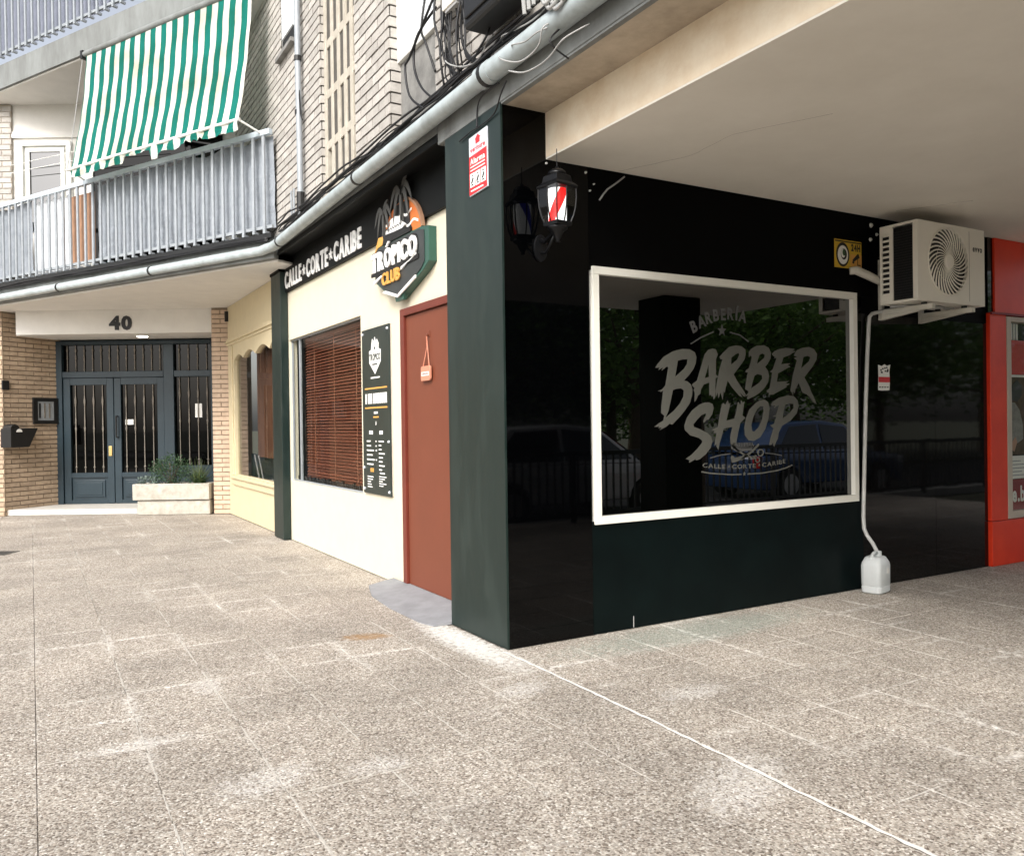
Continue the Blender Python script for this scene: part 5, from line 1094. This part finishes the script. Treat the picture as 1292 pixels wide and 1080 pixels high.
# ------------------------------------------------------------------ cream shopfront with the scalloped window
cs = thing('cream_shopfront', 'cream painted shopfront with scalloped window opening between brick pier and dark green post', 'shop', (.25, 7.9, 0), -PI/2)
# outline of the opening, (x along the wall, z)
sc_ = [(-9.0, .66), (-9.0, 2.36), (-8.97, 2.44)]
def arc(a, b, zc, zp, n=8): return [(a+(b-a)*i/n, zc+(zp-zc)*math.sin(PI*i/n)) for i in range(1, n+1)]
sc_ += arc(-8.97, -8.36, 2.445, 2.52)+arc(-8.36, -7.56, 2.445, 2.535)+arc(-7.56, -6.76, 2.445, 2.535)+arc(-6.76, -6.32, 2.445, 2.53)+[(-6.30, .66)]
MB(LF).plate([[(-9.42, .004), (-9.42, 3.333), (-6.225, 3.333), (-6.225, .004)], sc_], WX, WX+.08).build('wall', 'cream_paint', cs, bevel=.006)
mb = MB(LF); mb.box(-9.42, -6.23, WX-.05, WX-.001, 2.74, 2.765); mb.box(-9.42, -6.23, WX-.03, WX-.001, 2.766, 2.80); mb.box(-9.42, -6.23, WX-.015, WX-.001, 2.801, 2.815); mb.box(-9.42, -6.23, WX-.02, WX-.001, 2.70, 2.739); mb.build('cornice', 'cream_paint', cs, bevel=.006)
mb = MB(LF); mb.box(-9.12, -6.23, WX-.06, WX-.001, .60, .645); mb.box(-9.12, -6.23, WX-.03, WX-.001, .50, .599); mb.build('sill', 'cream_paint', cs, bevel=.008)
mb = MB(LF); mb.box(-9.16, -9.06, WX-.02, WX-.001, .646, 2.69); mb.build('jamb_moulding', 'cream_paint', cs, bevel=.006)
bx('pane', 'glass_shop', cs, LF, -9.06, -6.26, WX+.05, WX+.055, .60, 2.60)
cv = MB(LF); n = 60
vs = []; 
for i in range(n+1):
    x = -8.3+2.0*i/n; yy = WX+.20+.03*math.sin(i*1.3)+.012*math.sin(i*2.9); vs += [(x, yy, .95), (x, yy, 2.62)]
cv.add(vs, [(2*i, 2*i+2, 2*i+3, 2*i+1) for i in range(n)]); cv.build('curtain', 'curtain_brown', cs)
bx('inner_board', 'door_blue', cs, LF, -9.0, -6.3, WX+.25, WX+.28, .6, .98)
bx('small_sensor', 'ac_dark', cs, LF, -9.40, -9.34, WX-.05, WX-.002, 3.10, 3.26)
for k in range(2): MB(LF).tube([(-8.2+k*.25, WX+.12, .98), (-8.05+k*.25, WX+.15, .62)], .012, 6).build('display_leg', 'tarp', cs)

# ------------------------------------------------------------------ gutter pipe along the slab, down pipe
def clampring(fr_axis, p, r, name, parent):
    pass
gp2 = thing('gutter_pipe', 'long pale blue grey drain pipe along the slab edge and under the balcony', 'pipe', (-.07, 0, 3.53))
path = [(-.072, -1.70, 3.525), (-.072, 0, 3.535), (-.072, 2.6, 3.515), (-.072, 5.05, 3.475), (-.085, 5.20, 3.47), (-.125, 5.30, 3.465)]
q0 = BF @ Vector((-.18, -.085, 3.455)); path.append(tuple(q0))
for t in (2.5, 5, 9.5): path.append(tuple(BF @ Vector((-t, -.09, 3.45-.004*t))))
MB().tube(path[:2], .066, 16).build('pipe_run', 'pvc_pipe', gp2, smooth='a'); MB().tube([path[1]]+path[2:], .056, 16).build('pipe_run', 'pvc_pipe', gp2, smooth='a')
MB().tube([(-.072, -.06, 3.5345), (-.072, .10, 3.5355)], .070, 16).build('socket', 'pvc_pipe', gp2, smooth='a')
for y, z, r in ((.02, 3.535, .074), (2.35, 3.517, .061), (4.9, 3.478, .061)):
    MB().tube([(-.072, y-.018, z), (-.072, y+.018, z)], r, 16).build('clamp', 'ac_dark', gp2, smooth='a')
for t in (2.2, 4.3): 
    p = BF @ Vector((-t, -.09, 3.45-.004*t)); p2 = BF @ Vector((-t-.035, -.09, 3.45-.004*t)); MB().tube([p, p2], .061, 16).build('clamp', 'ac_dark', gp2, smooth='a')
dp = thing('down_pipe', 'thin grey vertical down pipe on the brick wall beside the precast screen', 'pipe', (-.02, 4.2, 3.6))
MB().tube([(-.03, 4.235, 7), (-.03, 4.235, 5.2), (-.03, 4.22, 4.65), (-.03, 4.205, 3.62)], .033, 10).build('pipe_run', 'galv_bar', dp, smooth='a')
MB().tube([(-.03, 4.315, 7), (-.03, 4.31, 5.6), (-.03, 4.16, 4.66), (-.02, 4.13, 4.60)], .008, 6).build('cable', 'cable_black', dp)
for z in (5.25, 4.68): MB().tube([(-.03, 4.232, z), (-.03, 4.232, z+.05)], .040, 10).build('clamp', 'ac_dark', dp)
MB().tube([(-.03, 4.205, 3.66), (-.03, 4.205, 3.86)], .042, 10).build('socket', 'ac_dark', dp)
for y_ in (4.62, 4.52): tag(rebase(MB().tube([(-.012, y_, 3.62), (-.012, y_, 3.98)], .012, 6).build('conduit', 'galv_bar'), (-.012, y_, 3.62)), '%s short grey conduit stub at the foot of the brick wall' % ('left', 'right')[y_ < 4.6] , 'conduit', 'conduit stubs on the brick wall')

dc = thing('drain_cover', 'small dark slotted drain cover set in the paving at the left edge of the photo', 'drain', (-2.86, 6.65, .0), -YAW)
DF = world(dc)
bx('frame', 'slot_grey', dc, DF, -.20, .16, -.15, .15, -.004, .006, bevel=.002)
for k in range(7): bx('slot', 'room_dark', dc, DF, -.16+k*.042, -.14+k*.042, -.12, .12, .0061, .0066)
# ------------------------------------------------------------------ cables
def smooth_path(P, n=6):
    P = [Vector(p) for p in P]; out = []
    for i in range(len(P)-1):
        p0, p1, p2, p3 = P[max(i-1, 0)], P[i], P[i+1], P[min(i+2, len(P)-1)]
        for k in range(n): t = k/n; out.append(.5*((2*p1)+(-p0+p2)*t+(2*p0-5*p1+4*p2-p3)*t*t+(-p0+3*p1-3*p2+p3)*t**3))
    return out+[P[-1]]
def cable(P, r, parent, m='cable_black'): MB().tube(smooth_path(P), r, 6).build('cable', m, parent, smooth=True)
cb = thing('cable_bundle', 'bundle of black cables lying along the top of the long gutter drain pipe', 'cables', (-.04, 3, 3.62))
for i in range(13):
    y = 5.1-random.uniform(0, .3); off = random.uniform(-.05, .06); P_ = []
    while y > -1.9:
        P_.append((-.03-random.uniform(0, .035)-(.02 if i > 8 else 0), y, 3.612+off*.45+.02*(i % 5)+random.uniform(-.012, .012)+(.012 if y < 1.2 else 0))); y -= random.uniform(.25, .5)
    cable(P_, random.choice((.005, .007, .009)), cb)
cb2 = thing('cable_bundle', 'bundle of black cables along the slab edge under the bars of the lower balcony', 'cables', BF @ Vector((-3, -.04, 3.58)), BANG)
for i in range(7):
    P_ = [tuple(BF @ Vector((-.1-t*.7, -.03-random.uniform(0, .035), 3.575+.012*(i % 4)+random.uniform(-.01, .01)))) for t in range(13)]
    cable(P_, random.choice((.008, .010)), cb2)
cl_ = thing('hanging_cables', 'tangle of black and grey cables looping down the brick corner wall onto the drain pipe', 'cables', (-.04, .6, 4.2))
for i, L_ in enumerate(LOOPS[:15]):
    g = i in (9, 10, 13, 14)
    cable([(-.03-.012*(i % 4)-(.03 if 0 < j < len(L_)-1 else 0), y, z) for j, (y, z) in enumerate(L_)], random.choice((.006, .007, .009)) if not g else .005, cl_, 'cable_grey' if g else 'cable_black')
for k in range(9):
    y0 = random.choice((.70, .66, .60, .42, .38)); P_ = [(-.03-.01*(k % 3), y0+random.uniform(-.03, .03), 4.75), (-.04, y0+random.uniform(-.06, .05), 4.3), (-.035, y0+random.uniform(-.04, .06), 4.0), (-.05, y0-random.uniform(0, .12), 3.78), (-.04, y0-random.uniform(.05, .3), 3.66)]
    cable(P_, random.choice((.006, .008, .010)), cl_)
cs_ = thing('sagging_cables', 'thin grey and black cables drooping below the drain pipe over the concrete slab edge', 'cables', (-.1, -.4, 3.5))
for i, L_ in enumerate(LOWC):
    g = i in (0, 1, 5); n_ = len(L_)-1; cable([((-.04 if j in (0, n_) else -.15) if i not in (3, 4) else (-.012 if j > 1 else -.05), y, z) for j, (y, z) in enumerate(L_)], .0048, cs_, 'cable_grey' if g else 'cable_black')
ct = thing('cable_joints', 'cluster of grey taped cable joints at the near upper end of the drain pipe', 'cables', (-.13, -.9, 3.6))
for k, (y, z) in enumerate(((-.80, 3.56), (-.86, 3.53), (-.76, 3.60), (-.92, 3.55), (-.98, 3.60))):
    cable([(-.10, y+.12, z+.12), (-.15, y, z), (-.14, y-.10, z+.03), (-.10, y-.25, z+.10)], .012-.001*k, ct, 'cable_grey')
jb = thing('junction_box', 'black telecom junction box hanging on the brick wall above the drain pipe', 'junction box', (-.05, -.1, 3.72), -PI/2)
MB(LF).box(-.09, .42, -.20, -.012, 3.80, 4.25).build('body', 'ac_dark', jb, bevel=.025); MB(LF).box(-.05, .38, -.215, -.2005, 3.85, 4.25).build('lid', 'ac_dark', jb, bevel=.006)
bx('label_plate', 'plate_silver', jb, LF, .01, .12, -.2185, -.2155, 3.96, 4.0)
for k in range(6): MB(LF).tube([(.44+k*.05, -.08, 3.70+k*.005), (.44+k*.05, -.09, 3.80)], .013, 8).build('gland', 'cable_grey', jb)
wb = thing('cable_box', 'small white connection box on the brick wall between the cable bundles', 'junction box', (-.03, .55, 4.2), -PI/2)
MB(LF).box(-.66, -.41, -.07, -.012, 4.19, 4.36).build('body', 'ac_white', wb, bevel=.01); MB(LF).box(-.62, -.45, -.06, -.02, 4.17, 4.1895).build('gland_strip', 'cable_grey', wb)

# ------------------------------------------------------------------ awning
aw = thing('striped_awning', 'worn green and white striped awning hanging down over the balcony railing', 'awning', BF @ Vector((-1.95, -.2, 4.9)), BANG)
AX0, AX1 = -3.60, -.27
def acloth(u, v):
    x = AX0+(AX1-AX0)*u; sag = .035*math.sin(PI*v)
    return (x+.008*math.sin(v*4+u*3)*(1-v), -.07-.24*v+sag+.006*math.sin(u*40+v*6)*v*.6+.004*math.sin(v*22+u*9), 6.57-1.63*v-.010*math.sin(PI*u))
n, q = 60, 22; vs = [acloth(i/n, j/q) for i in range(n+1) for j in range(q+1)]
fs = [(i*(q+1)+j, (i+1)*(q+1)+j, (i+1)*(q+1)+j+1, i*(q+1)+j+1) for i in range(n) for j in range(q)]
MB(BF).add(vs, fs).build('canvas', 'awning', aw, smooth=True)
vs = []; fs = []; n = 93
for i in range(n+1):
    u = i/n; x = AX0+(AX1-AX0)*u; h = .10+.022*abs(math.sin(u*31))+random.uniform(-.006, .006)
    if .36 < u < .52: h = .035+random.uniform(0, .02)
    if .52 < u < .56: h = .17
    if .70 < u < .82: h = .05+.05*abs(math.sin(u*90))
    for j in range(4): vs.append((x, -.318+.014*math.sin(u*55+j)-.005*j, 4.925-h*j/3))
for i in range(n):
    for j in range(3): a = i*4+j; fs.append((a, a+4, a+5, a+1))
MB(BF).add(vs, fs).build('valance', 'awning', aw, label='torn scalloped green and white edge of the awning')
mb = MB(BF); mb.tube([(AX0-.05, -.06, 6.60), (AX1+.05, -.06, 6.60)], .04, 12); mb.build('roller', 'slab_concrete', aw, smooth='a')
mb = MB(BF); mb.tube([(AX0-.10, -.315, 4.94), (AX1+.02, -.315, 4.94)], .020, 10); mb.build('front_bar', 'white_metal', aw, smooth='a')
bx('end_cap', 'ac_dark', aw, BF, AX0-.10, AX0-.051, -.10, -.01, 6.54, 6.65)
mb = MB(BF); mb.tube([(AX1, -.315, 4.94), (AX1+.10, -.05, 4.83)], .013, 8); mb.build('arm', 'white_metal', aw); mb = MB(BF); mb.tube([(AX0-.06, -.315, 4.94), (AX0-.10, -.05, 4.86)], .013, 8); mb.build('arm', 'white_metal', aw)
mb = MB(BF); mb.tube([(AX0-.08, -.07, 6.58), (AX0-.13, -.2, 5.5), (AX0-.10, -.31, 4.95)], .006, 6); mb.build('cord', 'cable_grey', aw)
for k, z in enumerate((5.45, 5.30)):
    tag(rebase(MB(PF).tube([(-7.95, 13.2, 5.62-.12*k), (-6.3, 13.0, z+.42), (-5.6, 12.9, z+.5)], .006, 5).build('washing_line', 'white_metal'), PF @ Vector((-7.95, 13.2, 5.6))), '%s thin white washing line strung across the balcony beside the awning' % ('upper', 'lower')[k], 'washing line', 'washing lines on the balcony')
for x_ in (.10, .16): tag(rebase(MB(BF).tube([(x_-.36, .25, 4.6), (x_-.36, .25, 6.3)], .022, 8).build('balcony_pole', 'white_metal'), BF @ Vector((x_-.36, .25, 4.6))), '%s of two upright white metal poles behind the right end of the awning' % ('left', 'right')[x_ > .12], 'pole', 'poles at the balcony end')

# ------------------------------------------------------------------ street side, seen only as reflections in the dark panels
colm = thing('overhang_column', 'square black column holding up the overhang, mirrored in the barber shop window', 'column', (5.0, -4.2, 0))
bx('shaft', 'black_matte', colm, RF, 4.74, 5.38, -4.5, -3.96, .004, 3.066, bevel=.01); bx('base', 'concrete', colm, RF, 4.72, 5.40, -4.52, -3.94, .0045, .08)
fe = thing('street_railing', 'black iron railing with upright bars along the kerb, mirrored in the shop window', 'railing', (3, -5.1, 0))
bx('top_rail', 'rail_black', fe, RF, -14, 16, -5.13, -5.07, .93, .99); bx('bottom_rail', 'rail_black', fe, RF, -14, 16, -5.115, -5.085, .10, .14)
for x in range(-14, 17, 2): bx('post', 'rail_black', fe, RF, x-.03, x+.03, -5.13, -5.07, .004, .929)
fm = None; x = -1.0
while x < 16:
    if abs(x/2-round(x/2)) > .03: inst('bar', unit('rail_black', 'bar'), fe, Matrix.Translation((x, -5.112, .141)) @ Matrix.Diagonal((.024, .024, .788, 1)))
    x += .13
def car(name, label, m, x, y, rot):
    t = thing(name, label, 'car', (x, y, -.118), rot, 'cars parked behind the railing'); F = world(t); W = .86
    low = [(-2.0, .22), (-2.02, .55), (-1.95, .78), (-1.15, .86), (1.55, .90), (1.98, .84), (2.03, .55), (2.0, .22), (1.62, .22)]
    for cx_ in (1.28, -1.28): low += [(cx_+.34*math.cos(a), .30+.34*math.sin(a)) for a in [PI*k/8 for k in range(9)] if .30+.34*math.sin(a) > .25]
    MB(F).plate([low], -W, W).build('body', m, t, bevel=.05, smooth='a')
    g = [(-1.2, .86), (-.45, 1.42), (.2, 1.49), (1.2, 1.44), (1.92, .90)]; k_ = .78
    vs = [(a, -W*.97 if b < 1 else -W*k_, b) for a, b in g]+[(a, W*.97 if b < 1 else W*k_, b) for a, b in g]; n = 5
    MB(F).add(vs, [tuple(range(n)), tuple(range(2*n-1, n-1, -1))]+[(i, i+n, (i+1) % n+n, (i+1) % n) for i in range(n)]).build('cabin', m, t, bevel=.04, smooth='a')
    for s in (-1, 1):
        for q in ([(-.98, .93), (-.42, 1.36), (.30, 1.42), (.30, .93)], [(.38, .93), (.38, 1.42), (1.12, 1.38), (1.55, .95)]):
            yy = lambda b: s*(W*.97+(W*k_-W*.97)*(b-.86)/.6+.012)
            v = [(a, yy(b), b) for a, b in q]+[(a, yy(b)-s*.02, b) for a, b in q]; MB(F).add(v, [(0, 1, 2, 3), (7, 6, 5, 4), (0, 4, 5, 1), (1, 5, 6, 2), (2, 6, 7, 3), (3, 7, 4, 0)]).build('side_window', 'car_glass', t)
        MB(F).box(-2.0, -1.85, s*.74-.12, s*.74+.12, .60, .74).build('headlight', 'lens_clear', t, bevel=.02); MB(F).box(1.95, 2.03, s*.72-.1, s*.72+.1, .62, .84).build('tail_light', 'lens_red', t, bevel=.02)
        for cx_ in (1.28, -1.28):
            wf_ = F @ Matrix.Translation((cx_, s*.78, .30)) @ Matrix.Rotation(PI/2, 4, 'X')
            wh = MB(wf_).lathe([(.22, -.10), (.30, -.09), (.305, 0), (.30, .09), (.22, .10)], n=24).build('wheel', 'tyre', t, smooth='a'); MB(wf_).lathe([(.08, -.105), (.20, -.102), (.20, .102), (.08, .105)], n=16).build('rim', 'rim', wh)
    v = [(-1.16, .78, .91), (-.50, .62, 1.40), (-.50, -.62, 1.40), (-1.16, -.78, .91)]; v2 = [(a-.012, b, c+.012) for a, b, c in v]; v3 = [(a+.02, b, c-.02) for a, b, c in v]
    MB(F).add(v2+v3, [(0, 1, 2, 3), (7, 6, 5, 4), (0, 4, 5, 1), (1, 5, 6, 2), (2, 6, 7, 3), (3, 7, 4, 0)]).build('windscreen', 'car_glass', t)
    return t
car('parked_car', 'white hatchback parked behind the railing, mirrored low at the left of the shop window', 'car_white', 4.75, -6.75, PI)
car('parked_car', 'blue car parked behind the railing, mirrored low at the right of the shop window', 'car_blue', 11.0, -7.1, PI)
def tree(x, y, h, r, label, n, tr=.16):
    t = thing('street_tree', label, 'tree', (x, y, -.05), random.uniform(0, 6), 'trees across the street')
    mb = MB(); ph = random.uniform(0, 6); base = [(x, y, -.1), (x+.06, y, 1.2), (x+.12*math.sin(ph), y+.1*math.cos(ph), h*.42), (x+.2*math.sin(ph), y+.1, h*.72)]
    mb.tube(smooth_path(base), [tr*(1.25-.9*i/18) for i in range(19)], 10)
    cl = []
    for k in range(9):
        a = ph+k*2.4; L = r*random.uniform(.45, .95); z0 = h*random.uniform(.26, .55); tip = (x+L*math.cos(a), y+L*math.sin(a), z0+random.uniform(.5, .32*h)); cl.append(tip)
        mb.tube([(x+.08, y+.05, z0), ((x+tip[0])/2, (y+tip[1])/2, z0+(tip[2]-z0)*.4), tip], [tr*.4, tr*.25, .02], 6)
    mb.build('trunk', 'bark', t, smooth='a')
    for k in range(26): a = random.uniform(0, 6.28); q_ = r*random.uniform(.1, .95); cl.append((x+q_*math.cos(a), y+q_*math.sin(a), h*random.uniform(.30, .98)))
    mb = MB()
    for _ in range(n):
        c = random.choice(cl); d_ = Vector((random.gauss(0, 1), random.gauss(0, 1), random.gauss(0, .7)))*r*.20; p = Vector(c)+d_
        a = Vector((random.uniform(-1, 1), random.uniform(-1, 1), random.uniform(-.6, .6))).normalized(); b = a.orthogonal().normalized(); s = random.uniform(.06, .135)
        mb.add([p-a*s, p+b*s*.55, p+a*s, p-b*s*.55], [(0, 1, 2, 3)])
    mb.build('crown', 'leaf_tree', t)
for (x, y, h, r, lab) in ((1.2, -12.2, 6.5, 2.6, 'small leafy street tree opposite the shop corner, mirrored left of the column'), (6.2, -12.8, 7.0, 2.9, 'leafy street tree behind the white and blue parked cars'), (11.0, -12.4, 7.5, 3.0, 'leafy street tree right behind the blue parked car'),
        (15.8, -13.1, 7.0, 3.0, 'leafy street tree to the right of the blue parked car'), (8.6, -16.2, 6.2, 3.2, 'tall back row tree between the white and blue cars'), (13.5, -16.8, 6.2, 3.2, 'tallest back row tree, behind the gap between blue and silver cars'), (3.6, -16.6, 6.2, 3.2, 'tall back row tree behind the white parked car'), (19.5, -14.6, 8, 3.4, 'street tree at the right, well past the blue car'), (-2.2, -14.1, 7.5, 2.8, 'street tree opposite the open pavement, first one left of the cars'), (-6.5, -13.6, 7, 2.9, 'street tree mirrored in the entrance door glass, nearer the cars'), (-11, -14.1, 7.5, 3.2, 'street tree mirrored in the entrance door glass, farther from the cars'), (11, -19.6, 5, 3.6, 'low rearmost tree behind the blue parked car'), (5.5, -20.6, 5, 3.6, 'low rearmost tree behind the white parked car'), (17, -20.1, 5, 3.6, 'low rearmost tree to the right of the blue car'), (23, -14, 7, 3.6, 'far right street tree of the front row, mirrored in the black side panel'), (27, -18, 7, 4, 'far right street tree of the back row, mirrored in the black side panel'), (31, -15, 7, 4, 'farthest street tree of all, mirrored beside the red shop'), (22, -19, 5, 3.6, 'low far right tree in the rearmost row of the street')):
    tree(x, y, h, r, lab, 7000, .17)
tp = thing('leaning_trunk', 'slim bare plane tree trunk close behind the railing, mirrored in the shop window', 'tree', (7.1, -5.9, -.1))
MB().tube(smooth_path([(7.0, -5.9, -.15), (7.05, -5.9, 1.2), (6.95, -5.95, 2.6), (6.85, -6.0, 4.4)]), [.19-.005*i for i in range(19)], 10).build('trunk', 'bark', tp, smooth='a')
